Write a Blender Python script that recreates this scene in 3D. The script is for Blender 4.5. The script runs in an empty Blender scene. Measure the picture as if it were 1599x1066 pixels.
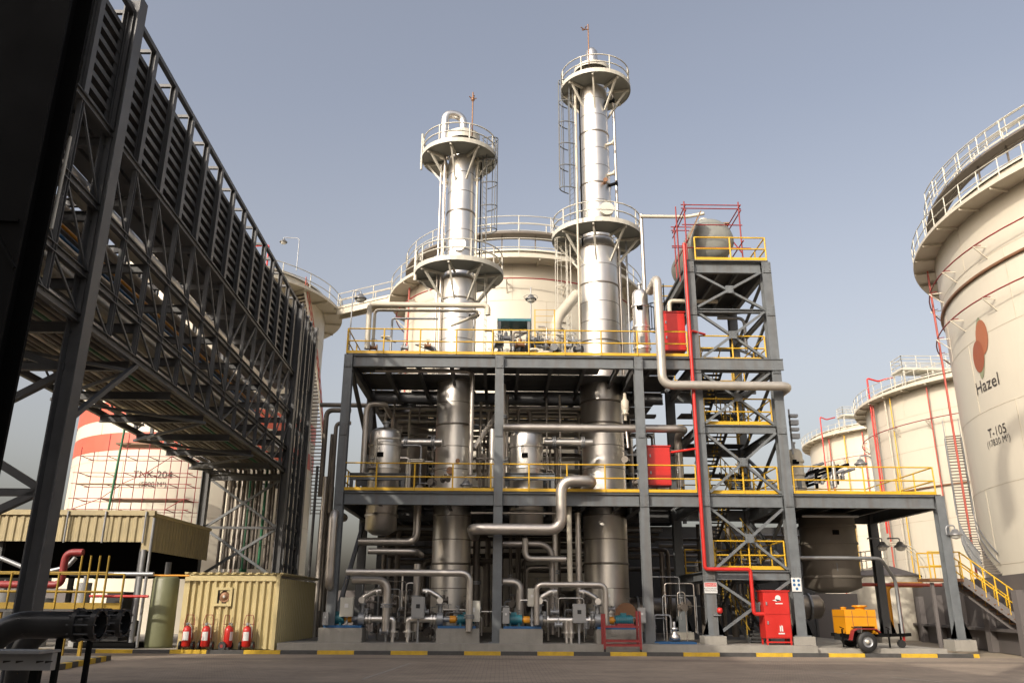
import bpy, math, random
from mathutils import Vector, Matrix
random.seed(7)
S = bpy.context.scene
COL = S.collection
PI = math.pi
R_ = math.radians

# ------------------------------------------------------------------ camera
PITCH, YAW, ROLL, EYE = 18.05, 0.7, 0.35, 1.6
cam_d = bpy.data.cameras.new('camera'); cam = bpy.data.objects.new('camera', cam_d); COL.objects.link(cam)
cam_d.lens = 28.82; cam_d.sensor_width = 36; cam_d.clip_start = .1; cam_d.clip_end = 3000
CR = Matrix.Rotation(-R_(YAW), 3, 'Z') @ Matrix.Rotation(R_(90 + PITCH), 3, 'X') @ Matrix.Rotation(R_(ROLL), 3, 'Z')
cam.matrix_world = Matrix.Translation((0, 0, EYE)) @ CR.to_4x4()
S.camera = cam
S.render.resolution_x = 1024; S.render.resolution_y = 682
FPX = 1280.0

# ------------------------------------------------------------------ light
SUN_EL, SUN_AZ = 30, 38          # sun stands behind and to the left of the viewer
w = bpy.data.worlds.new('World'); S.world = w; w.use_nodes = True
nt = w.node_tree; nt.nodes.clear()
sky = nt.nodes.new('ShaderNodeTexSky'); sky.sky_type = 'NISHITA'; sky.sun_disc = False
sky.sun_elevation = R_(SUN_EL); sky.sun_rotation = R_(180 + SUN_AZ)
sky.air_density = 1.0; sky.dust_density = 8.0; sky.ozone_density = 1.5; sky.altitude = 0
hsv = nt.nodes.new('ShaderNodeHueSaturation'); hsv.inputs['Saturation'].default_value = .55
bg = nt.nodes.new('ShaderNodeBackground'); bg.inputs[1].default_value = .15
wo = nt.nodes.new('ShaderNodeOutputWorld')
hsv.inputs['Saturation'].default_value = .56
tn = nt.nodes.new('ShaderNodeMix'); tn.data_type = 'RGBA'; tn.blend_type = 'MULTIPLY'; tn.inputs[0].default_value = 1
tcw = nt.nodes.new('ShaderNodeTexCoord'); mpw = nt.nodes.new('ShaderNodeMapping'); mpw.inputs['Scale'].default_value = (1.2, 1.2, 4)
nw = nt.nodes.new('ShaderNodeTexNoise'); nw.inputs['Scale'].default_value = 1.6; nw.inputs['Detail'].default_value = 5
rw = nt.nodes.new('ShaderNodeMix'); rw.data_type = 'RGBA'; rw.inputs[6].default_value = (1.0, .985, .955, 1); rw.inputs[7].default_value = (1.06, 1.03, .985, 1)
nt.links.new(tcw.outputs['Generated'], mpw.inputs[0]); nt.links.new(mpw.outputs[0], nw.inputs['Vector']); nt.links.new(nw.outputs[0], rw.inputs[0])
nt.links.new(sky.outputs[0], hsv.inputs['Color']); nt.links.new(hsv.outputs[0], tn.inputs[6]); nt.links.new(rw.outputs[2], tn.inputs[7]); sx = nt.nodes.new('ShaderNodeSeparateXYZ'); nt.links.new(tcw.outputs['Generated'], sx.inputs[0])
hz = nt.nodes.new('ShaderNodeMapRange'); hz.inputs[1].default_value = .0; hz.inputs[2].default_value = .55; hz.inputs[3].default_value = 1; hz.inputs[4].default_value = 0; nt.links.new(sx.outputs[2], hz.inputs[0])
hm = nt.nodes.new('ShaderNodeMix'); hm.data_type = 'RGBA'; hm.inputs[6].default_value = (.99, .99, 1.03, 1); hm.inputs[7].default_value = (1.26, 1.16, 1.05, 1); nt.links.new(hz.outputs[0], hm.inputs[0])
h2 = nt.nodes.new('ShaderNodeMix'); h2.data_type = 'RGBA'; h2.blend_type = 'MULTIPLY'; h2.inputs[0].default_value = 1
nt.links.new(tn.outputs[2], h2.inputs[6]); nt.links.new(hm.outputs[2], h2.inputs[7]); nt.links.new(h2.outputs[2], bg.inputs[0]); nt.links.new(bg.outputs[0], wo.inputs[0])
sd = bpy.data.lights.new('sun', 'SUN'); sd.energy = 2.3; sd.angle = R_(0.5); sd.color = (1.0, .90, .76)
sun = bpy.data.objects.new('sun', sd); COL.objects.link(sun)
sdir = Vector((-math.sin(R_(SUN_AZ)) * math.cos(R_(SUN_EL)), -math.cos(R_(SUN_AZ)) * math.cos(R_(SUN_EL)), math.sin(R_(SUN_EL))))
sun.rotation_euler = sdir.to_track_quat('Z', 'Y').to_euler()
S.view_settings.view_transform = 'Standard'; S.view_settings.look = 'None'
S.view_settings.exposure = .6; S.view_settings.gamma = 1
S.render.engine = 'CYCLES'
S.cycles.max_bounces = 6; S.cycles.glossy_bounces = 4

# ------------------------------------------------------------------ helpers
def ray(px, py): return CR @ Vector(((px - 799.5) / FPX, (533 - py) / FPX, -1))
def P(px, py, Y):
    d = ray(px, py); t = Y / d.y
    return Vector((d.x * t, Y, EYE + d.z * t))
def Pz(px, py, z):
    d = ray(px, py); t = (z - EYE) / d.z
    return Vector((d.x * t, d.y * t, z))
def W(x, y, z=0):                 # turns coordinates measured along the view's heading into the site grid
    a = R_(YAW); return Vector((x * math.cos(a) + y * math.sin(a), y * math.cos(a) - x * math.sin(a), z))
def snap(pts, ratio=2.2):
    out = [Vector(pts[0])]
    for p in pts[1:]:
        q = Vector(p); o = out[-1]; d = q - o
        m = max(abs(c) for c in d)
        for i in range(3):
            if abs(d[i]) * ratio < m: q[i] = o[i]
        out.append(q)
    return out
def path(*a): return snap([P(*p) for p in a])

class MB:
    def __init__(s): s.v = []; s.f = []; s.sm = []; s.mi = []; s.m = 0; s.pc = []; s.pid = 0; s.dep = 0
    def add(s, v, f, smooth=False):
        n = len(s.v); s.v += [tuple(p) for p in v]
        for q in f: s.f.append([i + n for i in q]); s.sm.append(smooth); s.mi.append(s.m); s.pc.append(s.pid)
        return s
    def box(s, x0, x1, y0, y1, z0, z1):
        return s.add([(x0,y0,z0),(x1,y0,z0),(x1,y1,z0),(x0,y1,z0),(x0,y0,z1),(x1,y0,z1),(x1,y1,z1),(x0,y1,z1)],
              [(0,3,2,1),(4,5,6,7),(0,1,5,4),(1,2,6,5),(2,3,7,6),(3,0,4,7)])
    def cbox(s, c, sx, sy, sz): return s.box(c[0]-sx/2, c[0]+sx/2, c[1]-sy/2, c[1]+sy/2, c[2]-sz/2, c[2]+sz/2)
    def frame(s, p, q, up=(0,0,1)):
        p = Vector(p); q = Vector(q); d = (q - p).normalized(); up = Vector(up)
        if abs(d.dot(up)) > .98: up = Vector((0,1,0)) if abs(d.y) < .9 else Vector((1,0,0))
        side = d.cross(up).normalized(); u = side.cross(d).normalized()
        return p, q, d, side, u
    def bar(s, p, q, w_, h, up=(0,0,1), off=(0,0)):
        p, q, d, a, u = s.frame(p, q, up); v = []
        for e in (p, q):
            for i, j in ((-1,-1),(1,-1),(1,1),(-1,1)):
                v.append(e + a * (off[0] + i * w_ / 2) + u * (off[1] + j * h / 2))
        return s.add(v, [(0,1,2,3),(7,6,5,4),(0,4,5,1),(1,5,6,2),(2,6,7,3),(3,7,4,0)])
    def ib(s, p, q, w_=.2, h=.4, t=.025, up=(0,0,1)):
        s.bar(p, q, w_, t, up, (0, h/2 - t/2)); s.bar(p, q, w_, t, up, (0, -h/2 + t/2))
        return s.bar(p, q, t*.7, h - 2*t, up)
    def tube(s, pts, r, n=10, bend=None, cap=True, smooth=True):
        pts = [Vector(p) for p in pts]
        if bend and len(pts) > 2:
            o = [pts[0]]
            for i in range(1, len(pts) - 1):
                a, b, c = pts[i-1], pts[i], pts[i+1]
                d1 = (a - b); d2 = (c - b); L = min(bend, d1.length*.48, d2.length*.48)
                if d1.length < 1e-6 or d2.length < 1e-6: continue
                d1.normalize(); d2.normalize()
                if d1.dot(d2) < -.999: continue
                p0 = b + d1*L; p2 = b + d2*L
                for k in range(7):
                    t = k/6; o.append(p0*(1-t)**2 + b*2*t*(1-t)*.95 + (p0+p2)*.5*2*t*(1-t)*.05 + p2*t*t)
            o.append(pts[-1]); pts = o
        rings = []; prev = None
        for i, p in enumerate(pts):
            d = (pts[min(i+1, len(pts)-1)] - pts[max(i-1, 0)]).normalized()
            if prev is None:
                a = d.cross(Vector((0,0,1)))
                if a.length < .05: a = d.cross(Vector((0,1,0)))
            else: a = prev - d * prev.dot(d)
            a.normalize(); prev = a; b = d.cross(a)
            rings.append([p + (a*math.cos(2*PI*k/n) + b*math.sin(2*PI*k/n)) * r for k in range(n)])
        v = [x for rr in rings for x in rr]; f = []
        for i in range(len(rings)-1):
            for k in range(n):
                f.append((i*n+k, i*n+(k+1)%n, (i+1)*n+(k+1)%n, (i+1)*n+k))
        s.add(v, f, smooth)
        if cap and n > 2:
            s.add(rings[0], [tuple(range(n))[::-1]]); s.add(rings[-1], [tuple(range(n))])
        return s
    def lathe(s, prof, c=(0,0,0), n=32, a0=0, a1=2*PI, axis='z', smooth=True):
        full = abs(a1 - a0 - 2*PI) < 1e-6; m = n if full else n + 1; v = []
        for (r, z) in prof:
            for k in range(m):
                t = a0 + (a1-a0)*k/n; x, y = r*math.cos(t), r*math.sin(t)
                p = (x, y, z) if axis == 'z' else ((z, x, y) if axis == 'x' else (y, z, x))
                v.append((c[0]+p[0], c[1]+p[1], c[2]+p[2]))
        f = []
        for i in range(len(prof)-1):
            for k in range(n):
                k2 = (k+1) % m; f.append((i*m+k, i*m+k2, (i+1)*m+k2, (i+1)*m+k))
        return s.add(v, f, smooth)
    def build(s, name, mat, parent=None, **kw):
        me = bpy.data.meshes.new(name)
        o0 = Vector((0,0,0))
        if parent is not None: o0 = Vector(parent.get('_o', (0,0,0)))
        me.from_pydata([(v[0]-o0[0], v[1]-o0[1], v[2]-o0[2]) for v in s.v], [], s.f)
        me.polygons.foreach_set('use_smooth', s.sm)
        mats = mat if isinstance(mat, (list, tuple)) else [mat]
        for m_ in mats: me.materials.append(m_)
        if len(mats) > 1: me.polygons.foreach_set('material_index', s.mi)
        me.update()
        o = bpy.data.objects.new(name, me); COL.objects.link(o)
        if parent is not None:
            o.parent = parent; o['_o'] = tuple(o0)
        for k, v_ in kw.items(): o[k] = v_
        return o

def _piece(f):
    def g(s, *a, **k):
        if s.dep == 0: s.pid += 1
        s.dep += 1
        try: return f(s, *a, **k)
        finally: s.dep -= 1
    return g
for _n in ('box', 'cbox', 'bar', 'ib', 'tube', 'lathe'): setattr(MB, _n, _piece(getattr(MB, _n)))
def each(mb, name, mat, parent, limit=100):
    """one object for every piece the builder was given"""
    ids = sorted(set(mb.pc)); groups = [[i] for i in ids[:limit]]
    if len(ids) > limit: groups.append(ids[limit:])
    by = {}
    for k, pid in enumerate(mb.pc): by.setdefault(pid, []).append(k)
    out = []
    for g in groups:
        n = MB(); mp = {}
        for pid in g:
            for k in by[pid]:
                f = []
                for i in mb.f[k]:
                    if i not in mp: mp[i] = len(n.v); n.v.append(mb.v[i])
                    f.append(mp[i])
                n.f.append(f); n.sm.append(mb.sm[k]); n.mi.append(mb.mi[k])
        o = n.build(name, mat, parent); out.append(o)
        if len(g) > 1: o['kind'] = 'stuff'
    return out

def thing(name, label, cat, loc=(0,0,0), group=None):
    o = bpy.data.objects.new(name, None); COL.objects.link(o); o.location = loc
    o.empty_display_size = .3; o['_o'] = tuple(loc); o['label'] = label; o['category'] = cat
    if group: o['group'] = group
    return o
def one(name, mb, mat, label, cat, group=None):
    o = mb.build(name, mat); o['label'] = label; o['category'] = cat
    if group: o['group'] = group
    return o
def struct(name, mb, mat, kind='structure'):
    return mb.build(name, mat, None, kind=kind)
def copy_tree(o, parent=None):
    c = o.copy(); COL.objects.link(c)
    if parent: c.parent = parent
    for ch in list(o.children): copy_tree(ch, c)
    return c
def put(o, loc, label, rz=0, group=None):
    c = copy_tree(o); c.location = loc; c.rotation_euler = (0, 0, rz); c['label'] = label
    if group: c['group'] = group
    return c

# ------------------------------------------------------------------ materials
def mat(name, col, rough=.5, metal=0, var=.12, scale=1.5, bump=0, bscale=30, streak=0, dirt=None, dirt_amt=0, spec=.5, rvar=.1):
    m = bpy.data.materials.new(name); m.use_nodes = True; t = m.node_tree; N = t.nodes; L = t.links
    col = tuple(c * (.9 if metal > .7 else .74) for c in col); dirt = tuple(c * .74 for c in dirt) if dirt else None
    b = N['Principled BSDF']; b.inputs['Metallic'].default_value = metal
    b.inputs['Specular IOR Level'].default_value = spec
    tc = N.new('ShaderNodeTexCoord'); g = N.new('ShaderNodeNewGeometry')
    no = N.new('ShaderNodeTexNoise'); no.inputs['Scale'].default_value = scale; no.inputs['Detail'].default_value = 6; no.inputs['Roughness'].default_value = .65
    L.new(g.outputs['Position'], no.inputs['Vector'])
    cr = N.new('ShaderNodeMapRange'); cr.inputs[1].default_value = .3; cr.inputs[2].default_value = .7
    cr.inputs[3].default_value = 1 - var; cr.inputs[4].default_value = 1 + var
    L.new(no.outputs[0], cr.inputs[0])
    mx = N.new('ShaderNodeMix'); mx.data_type = 'RGBA'; mx.blend_type = 'MULTIPLY'; mx.inputs[0].default_value = 1
    mx.inputs[6].default_value = (*col, 1); L.new(cr.outputs[0], mx.inputs[7]); out = mx.outputs[2]
    if streak or dirt:
        mp = N.new('ShaderNodeMapping'); mp.inputs['Scale'].default_value = (3, 3, .12)
        L.new(g.outputs['Position'], mp.inputs[0])
        n2 = N.new('ShaderNodeTexNoise'); n2.inputs['Scale'].default_value = 1.3; n2.inputs['Detail'].default_value = 5
        L.new(mp.outputs[0], n2.inputs['Vector'])
        r2 = N.new('ShaderNodeMapRange'); r2.inputs[1].default_value = .5; r2.inputs[2].default_value = .75
        r2.inputs[3].default_value = 0; r2.inputs[4].default_value = streak or dirt_amt; L.new(n2.outputs[0], r2.inputs[0])
        m2 = N.new('ShaderNodeMix'); m2.data_type = 'RGBA'; L.new(r2.outputs[0], m2.inputs[0]); L.new(out, m2.inputs[6])
        m2.inputs[7].default_value = (*(dirt or tuple(c*.5 for c in col)), 1); out = m2.outputs[2]
    L.new(out, b.inputs['Base Color'])
    rr = N.new('ShaderNodeMapRange'); rr.inputs[1].default_value = .3; rr.inputs[2].default_value = .7
    rr.inputs[3].default_value = max(.03, rough - rvar); rr.inputs[4].default_value = min(1, rough + rvar)
    L.new(no.outputs[0], rr.inputs[0]); L.new(rr.outputs[0], b.inputs['Roughness'])
    if bump:
        n3 = N.new('ShaderNodeTexNoise'); n3.inputs['Scale'].default_value = bscale; L.new(g.outputs['Position'], n3.inputs['Vector'])
        bp = N.new('ShaderNodeBump'); bp.inputs['Strength'].default_value = bump; bp.inputs['Distance'].default_value = .05
        L.new(n3.outputs[0], bp.inputs['Height']); L.new(bp.outputs[0], b.inputs['Normal'])
    return m
M = {}
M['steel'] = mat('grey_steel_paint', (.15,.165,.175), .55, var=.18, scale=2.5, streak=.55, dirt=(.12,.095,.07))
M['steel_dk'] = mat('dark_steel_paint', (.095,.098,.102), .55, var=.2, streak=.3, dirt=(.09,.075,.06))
M['black_st'] = mat('black_and_shaded_steel', (.005,.005,.005), .8, var=.3, spec=.1)  # near column's deep shade set as black; other dark steelwork shares it
M['insul'] = mat('dark_insulation', (.16,.14,.115), .7, var=.15, scale=1)
M['pale_pipe'] = mat('pale_pipe_cladding', (.60,.56,.49), .42, .5, var=.06)
M['deck'] = mat('deck_grating', (.09,.09,.09), .7, var=.2)
M['ss'] = mat('stainless_cladding', (.80,.77,.72), .38, 1, var=.06, scale=.8, bump=.015, bscale=.9, rvar=.04)
M['ss_dull'] = mat('dull_darkened_cladding', (.33,.30,.27), .45, .8, var=.12, scale=1.2, bump=.03, bscale=2, rvar=.06)  # dull cladding, taken down further to imitate the unit's deep shade
M['pipe'] = mat('pipe_cladding', (.54,.50,.45), .40, .85, var=.08, scale=1.5, bump=.03, bscale=2)
M['pipe_d'] = mat('dull_shaded_cladding', (.20,.175,.15), .5, .5, var=.3, scale=1.5)  # pipe cladding with the unit's interior shade put into its colour
M['cream'] = mat('cream_tank_paint', (.70,.65,.535), .45, var=.04, scale=.25, streak=.12, dirt=(.58,.51,.40))
M['cream_p'] = mat('cream_pipe_paint', (.62,.57,.46), .45, var=.06)
M['white_st'] = mat('pale_galvanised_paint', (.62,.60,.52), .45, var=.08)
M['galv'] = mat('galvanised_steel', (.38,.39,.40), .45, .6, var=.15)
M['yellow'] = mat('yellow_paint', (.72,.43,.02), .45, var=.12)
M['yellow_d'] = mat('shade_dimmed_yellow', (.40,.25,.02), .6, var=.2)  # walkway rail shade mixed into the yellow; tower stair rails share it
M['orange'] = mat('orange_paint', (.80,.33,.01), .4, var=.06)
M['red'] = mat('red_paint', (.62,.025,.018), .38, var=.08)
M['red_dk'] = mat('dull_red_paint', (.30,.025,.025), .55, var=.2)
M['red_dull'] = mat('faded_red_paint', (.50,.10,.07), .5, var=.15)
M['stripe'] = mat('red_band_paint', (.66,.12,.07), .45, var=.05)
M['drum'] = mat('grey_green_primer', (.27,.28,.255), .5, var=.08)
M['black'] = mat('black_rubber', (.02,.02,.02), .6)
M['bpipe'] = mat('black_coated_pipe', (.022,.022,.022), .33, var=.3)
M['teal'] = mat('teal_paint', (.02,.16,.20), .4, var=.1)
M['blue'] = mat('blue_paint', (.02,.12,.30), .45, var=.1)
M['green'] = mat('green_paint', (.02,.16,.07), .45)
M['olive'] = mat('olive_grp', (.21,.22,.12), .5, var=.08)
M['conc'] = mat('concrete', (.34,.32,.28), .85, var=.15, scale=1.2, bump=.3, bscale=14, streak=.3, dirt=(.2,.185,.16))
M['bund'] = mat('grey_brown_bund_paint', (.15,.135,.13), .75, var=.08, scale=.6)
M['sheet'] = mat('beige_profiled_sheet', (.68,.56,.28), .5, var=.06, streak=.05, dirt=(.45,.33,.14))
M['box_g'] = mat('grey_enclosure', (.36,.36,.35), .45, var=.06)
M['plank'] = mat('scaffold_board', (.30,.19,.12), .8, var=.25)
M['white'] = mat('white_paint', (.78,.78,.76), .5, var=.03)
M['ink'] = mat('dark_lettering', (.05,.04,.035), .5, var=.02)
M['lamp'] = mat('lamp_housing', (.22,.22,.22), .4, .3)
M['glass'] = mat('lamp_lens', (.7,.7,.65), .15, var=.02)
M['logo_a'] = mat('terracotta_paint', (.34,.10,.045), .5, var=.04)
M['logo_b'] = mat('pale_terracotta_paint', (.42,.15,.07), .5, var=.04)
M['logo_c'] = mat('sage_paint', (.30,.32,.20), .5, var=.04)
M['deckbrown'] = mat('brown_walkway_grating', (.17,.145,.12), .7)
M['floor_dk'] = mat('shade_darkened_concrete', (.12,.11,.095), .7, var=.3, scale=1)  # inner floor: concrete darkened to carry the shade under the decks
M['seam_c'] = mat('weld_seam_paint', (.60,.54,.43), .5, var=.15)
M['sheet_shade'] = mat('shaded_profiled_sheet', (.46,.38,.21), .6, var=.12, streak=.35, dirt=(.3,.24,.14))  # darker sheet copy holding the fascia's shade in its colour, plus dirt streaks
M['seam'] = mat('cladding_seam_shadow', (.34,.31,.27), .45, .9, var=.1)  # shadow lines at the cladding bands, coloured in as darker metal
M['kerb_y'] = mat('kerb_yellow', (.70,.45,.03), .7, var=.2, scale=4, streak=.3, dirt=(.4,.32,.15))
M['kerb_k'] = mat('kerb_black', (.07,.068,.065), .7, var=.3, scale=4)
M['shade_wall'] = mat('added_shade_wall', (.05,.05,.052), .7)
M['copper'] = mat('brown_bolts', (.28,.14,.07), .5, .3)

def road_mat():
    m = bpy.data.materials.new('brick_pavers'); m.use_nodes = True; t = m.node_tree; N = t.nodes; L = t.links; b = N['Principled BSDF']
    g = N.new('ShaderNodeNewGeometry')
    br = N.new('ShaderNodeTexBrick'); br.inputs['Scale'].default_value = 1; br.inputs['Brick Width'].default_value = .22; br.inputs['Row Height'].default_value = .11
    br.inputs['Mortar Size'].default_value = .008; br.inputs['Color1'].default_value = (.29,.235,.18,1); br.inputs['Color2'].default_value = (.23,.185,.145,1); br.inputs['Mortar'].default_value = (.12,.10,.085,1)
    L.new(g.outputs['Position'], br.inputs['Vector'])
    n = N.new('ShaderNodeTexNoise'); n.inputs['Scale'].default_value = .45; n.inputs['Detail'].default_value = 8; n.inputs['Roughness'].default_value = .7
    L.new(g.outputs['Position'], n.inputs['Vector'])
    r = N.new('ShaderNodeMapRange'); r.inputs[1].default_value = .3; r.inputs[2].default_value = .7; r.inputs[3].default_value = .7; r.inputs[4].default_value = 1.2; L.new(n.outputs[0], r.inputs[0])
    x = N.new('ShaderNodeMix'); x.data_type = 'RGBA'; x.blend_type = 'MULTIPLY'; x.inputs[0].default_value = 1
    L.new(br.outputs[0], x.inputs[6]); L.new(r.outputs[0], x.inputs[7])
    n2 = N.new('ShaderNodeTexNoise'); n2.inputs['Scale'].default_value = .9; n2.inputs['Detail'].default_value = 10; n2.inputs['Roughness'].default_value = .8
    mp = N.new('ShaderNodeMapping'); mp.inputs['Scale'].default_value = (.35, 1.6, 1); mp.inputs['Rotation'].default_value = (0,0,.2); L.new(g.outputs['Position'], mp.inputs[0]); L.new(mp.outputs[0], n2.inputs['Vector'])
    r2 = N.new('ShaderNodeMapRange'); r2.inputs[1].default_value = .58; r2.inputs[2].default_value = .72; r2.inputs[4].default_value = .75; L.new(n2.outputs[0], r2.inputs[0])
    y = N.new('ShaderNodeMix'); y.data_type = 'RGBA'; L.new(r2.outputs[0], y.inputs[0]); L.new(x.outputs[2], y.inputs[6]); y.inputs[7].default_value = (.10,.085,.07,1)
    n4 = N.new('ShaderNodeTexNoise'); n4.inputs['Scale'].default_value = .22; n4.inputs['Detail'].default_value = 9; n4.inputs['Roughness'].default_value = .75
    m4 = N.new('ShaderNodeMapping'); m4.inputs['Scale'].default_value = (.5, 1.4, 1); m4.inputs['Location'].default_value = (3, 7, 0); L.new(g.outputs['Position'], m4.inputs[0]); L.new(m4.outputs[0], n4.inputs['Vector'])
    r4 = N.new('ShaderNodeMapRange'); r4.inputs[1].default_value = .52; r4.inputs[2].default_value = .66; r4.inputs[4].default_value = .6; L.new(n4.outputs[0], r4.inputs[0])
    z = N.new('ShaderNodeMix'); z.data_type = 'RGBA'; L.new(r4.outputs[0], z.inputs[0]); L.new(y.outputs[2], z.inputs[6]); z.inputs[7].default_value = (.33,.27,.20,1)
    wv = N.new('ShaderNodeTexWave'); wv.wave_type = 'RINGS'; wv.inputs['Scale'].default_value = .035; wv.inputs['Distortion'].default_value = 2.5; wv.inputs['Detail'].default_value = 3
    m5 = N.new('ShaderNodeMapping'); m5.inputs['Location'].default_value = (-30, 12, 0); L.new(g.outputs['Position'], m5.inputs[0]); L.new(m5.outputs[0], wv.inputs['Vector'])
    r5 = N.new('ShaderNodeMapRange'); r5.inputs[1].default_value = .93; r5.inputs[2].default_value = 1; r5.inputs[4].default_value = .45; L.new(wv.outputs[0], r5.inputs[0])
    u = N.new('ShaderNodeMix'); u.data_type = 'RGBA'; L.new(r5.outputs[0], u.inputs[0]); L.new(z.outputs[2], u.inputs[6]); u.inputs[7].default_value = (.07,.06,.05,1)
    L.new(u.outputs[2], b.inputs['Base Color']); b.inputs['Roughness'].default_value = .85
    bp = N.new('ShaderNodeBump'); bp.inputs['Strength'].default_value = .4; bp.inputs['Distance'].default_value = .01; L.new(br.outputs[1], bp.inputs['Height']); L.new(bp.outputs[0], b.inputs['Normal'])
    return m
M['road'] = road_mat()
M['sand'] = mat('sandy_ground', (.34,.28,.20), .9, var=.2, scale=.3)

# ------------------------------------------------------------------ ground
struct('ground', MB().box(-700, 700, -300, 1200, -1.0, -.02), M['sand'])
struct('road', MB().box(-60, 90, -30, 31.75, -.4, .0), M['road'])
KY = 31.8
mb = MB(); x = P(495, 1022, KY).x - 2*1.33*14; i = 0
xk1 = P(1529, 1017, KY).x
while x < xk1:
    mb.m = i % 2; x1 = min(x + 1.33, xk1); mb.box(x, x1 - .012, KY, KY + .2, -.2, .13); x = x1; i += 1
struct('kerb', mb, [M['kerb_y'], M['kerb_k']])
struct('pavement', MB().box(-34, xk1, KY + .204, 62, -.3, .09), M['conc'])
xpl = P(432, 1005, 32.4).x; xpr = P(1277, 1005, 32.4).x
struct('concrete_plinth', MB().box(xpl, xpr, 32.45, 34.6, .094, .36), M['conc'])
struct('plinth_floor', MB().box(xpl, xpr, 34.604, 50, .094, .355), M['floor_dk'])
struct('concrete_apron', MB().box(xpr + .004, P(1480, 1005, 32.6).x, 32.7, 50, .094, .27), M['conc'])
# faded road lines
for (a, b) in (((470,1049),(1,0)),):
    pass
mb = MB()
for (x0, y0, x1, y1) in ((565,1060,640,1035),(1290,1048,1340,1053),(1390,1056,1470,1064),(1180,1030,1222,1031)):
    a = Pz(x0, y0, .004); b = Pz(x1, y1, .004); mb.bar(a, b, .1, .004)
struct('road_marking', mb, mat('faded_line', (.36,.33,.28), .8, var=.4, scale=6))
# foreground island kerb at left
mb = MB(); a = Pz(85, 1046, 0); b = Pz(168, 1030, 0)
n = 9
for i in range(n):
    p = a.lerp(b, i/n); q = a.lerp(b, (i+.97)/n); mb.m = (i+1) % 2; mb.bar(p + Vector((0,0,.07)), q + Vector((0,0,.07)), .2, .15)
struct('kerb', mb, [M['kerb_y'], M['kerb_k']])
struct('pavement', MB().add([(a.x-8,a.y-.3,.1),(a.x-.1,a.y+.05,.1),(b.x-.1,b.y+.05,.1),(b.x-8,b.y+2,.1)], [(0,1,2,3)]), M['conc'])

# unseen blocks added behind the viewer to shade road, rack and lower frame
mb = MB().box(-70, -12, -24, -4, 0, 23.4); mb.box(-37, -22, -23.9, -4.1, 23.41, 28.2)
one('shade_building', mb, M['shade_wall'], 'dark unseen building added behind the viewer to shade the road', 'building')

# ------------------------------------------------------------------ small builders
def rail_mb(mb, pts, h=1.1, sp=1.5, r=.028, closed=False, toe=.1, mids=(.55,), n=6):
    pts = [Vector(p) for p in pts]
    if closed: pts = pts + [pts[0]]
    for hh in (h,) + tuple(mids):
        for a, b in zip(pts, pts[1:]):
            mb.tube([a + Vector((0,0,hh)), b + Vector((0,0,hh))], r, n, cap=False)
    acc = 0; last = None
    for a, b in zip(pts, pts[1:]):
        L = (b - a).length; k = max(1, round(L / sp)) if L > sp*.6 else 0
        if k:
            for j in range(k + 1):
                p = a.lerp(b, j / k)
                if last is None or (p - last).length > sp*.35:
                    mb.tube([p, p + Vector((0,0,h))], r*1.15, n, cap=False); last = p
        else:
            acc += L
            if acc >= sp or last is None: mb.tube([a, a + Vector((0,0,h))], r*1.15, n, cap=False); acc = 0; last = a
        if toe: mb.bar(a + Vector((0,0,toe/2)), b + Vector((0,0,toe/2)), .012, toe)
    return mb
def arc(cx, cy, r, a0, a1, z, n=24):
    return [Vector((cx + r*math.cos(a0 + (a1-a0)*i/n), cy + r*math.sin(a0 + (a1-a0)*i/n), z)) for i in range(n+1)]
def ladder_mb(mb, p, z0, z1, out, wd=.45, cage=True, cz=2.3, r=.022):
    p = Vector(p); out = Vector(out).normalized(); s = out.cross(Vector((0,0,1))).normalized()
    for k in (-1, 1):
        a = p + s*k*wd/2; mb.bar((a.x,a.y,z0), (a.x,a.y,z1), .05, .03)
    z = z0 + .3
    while z < z1:
        mb.tube([(p + s*wd/2).xy.to_3d() + Vector((0,0,z)), (p - s*wd/2).xy.to_3d() + Vector((0,0,z))], .012, 5, cap=False); z += .3
    if cage:
        zs = []; z = z0 + cz
        while z < z1: zs.append(z); z += 1.3
        hoop = lambda z: [p.xy.to_3d() + s*.36*math.cos(t) + out*.72*math.sin(t)*1.0 + Vector((0,0,z)) for t in [PI*i/8 for i in range(9)]]
        for z in zs: mb.tube(hoop(z), r, 5, cap=False)
        if len(zs) > 1:
            for i in (1, 3, 4, 5, 7):
                mb.tube([hoop(zs[0])[i], hoop(zs[-1])[i]], r*.75, 5, cap=False)
    return mb
def flange_mb(mb, p, d, r, t=.06):
    p = Vector(p); d = Vector(d).normalized(); return mb.tube([p - d*t/2, p + d*t/2], r, 14, smooth=False)
NPIPE = [0]
def pipe(pts, r, m, label, group=None, bend=None, fl=(), n=12, bands=True, name='process_pipe'):
    """a pipe run: > flange, band parts"""
    pts = [Vector(p) for p in pts]
    t = thing(name, label, 'pipe', tuple(pts[0]), group)
    b = MB().tube(pts, r, n, bend or max(r*2.6, .12))
    if bands:
        for a, c in zip(pts, pts[1:]):
            L = (c - a).length
            if L > 1.6:
                k = int(L / 1.0)
                for j in range(1, k):
                    q = a.lerp(c, j/k); d = (c - a).normalized(); b.tube([q - d*.012, q + d*.012], r*1.035, n, cap=False)
    b.build('pipe_run', m, t)
    for (i, f) in fl:
        a, c = pts[i], pts[i+1]; q = a.lerp(c, f); fb = MB(); d = (c-a).normalized()
        flange_mb(fb, q - d*.045, d, r*1.55); flange_mb(fb, q + d*.045, d, r*1.55); fb.build('flange', M['galv'], t)
    return t
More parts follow.
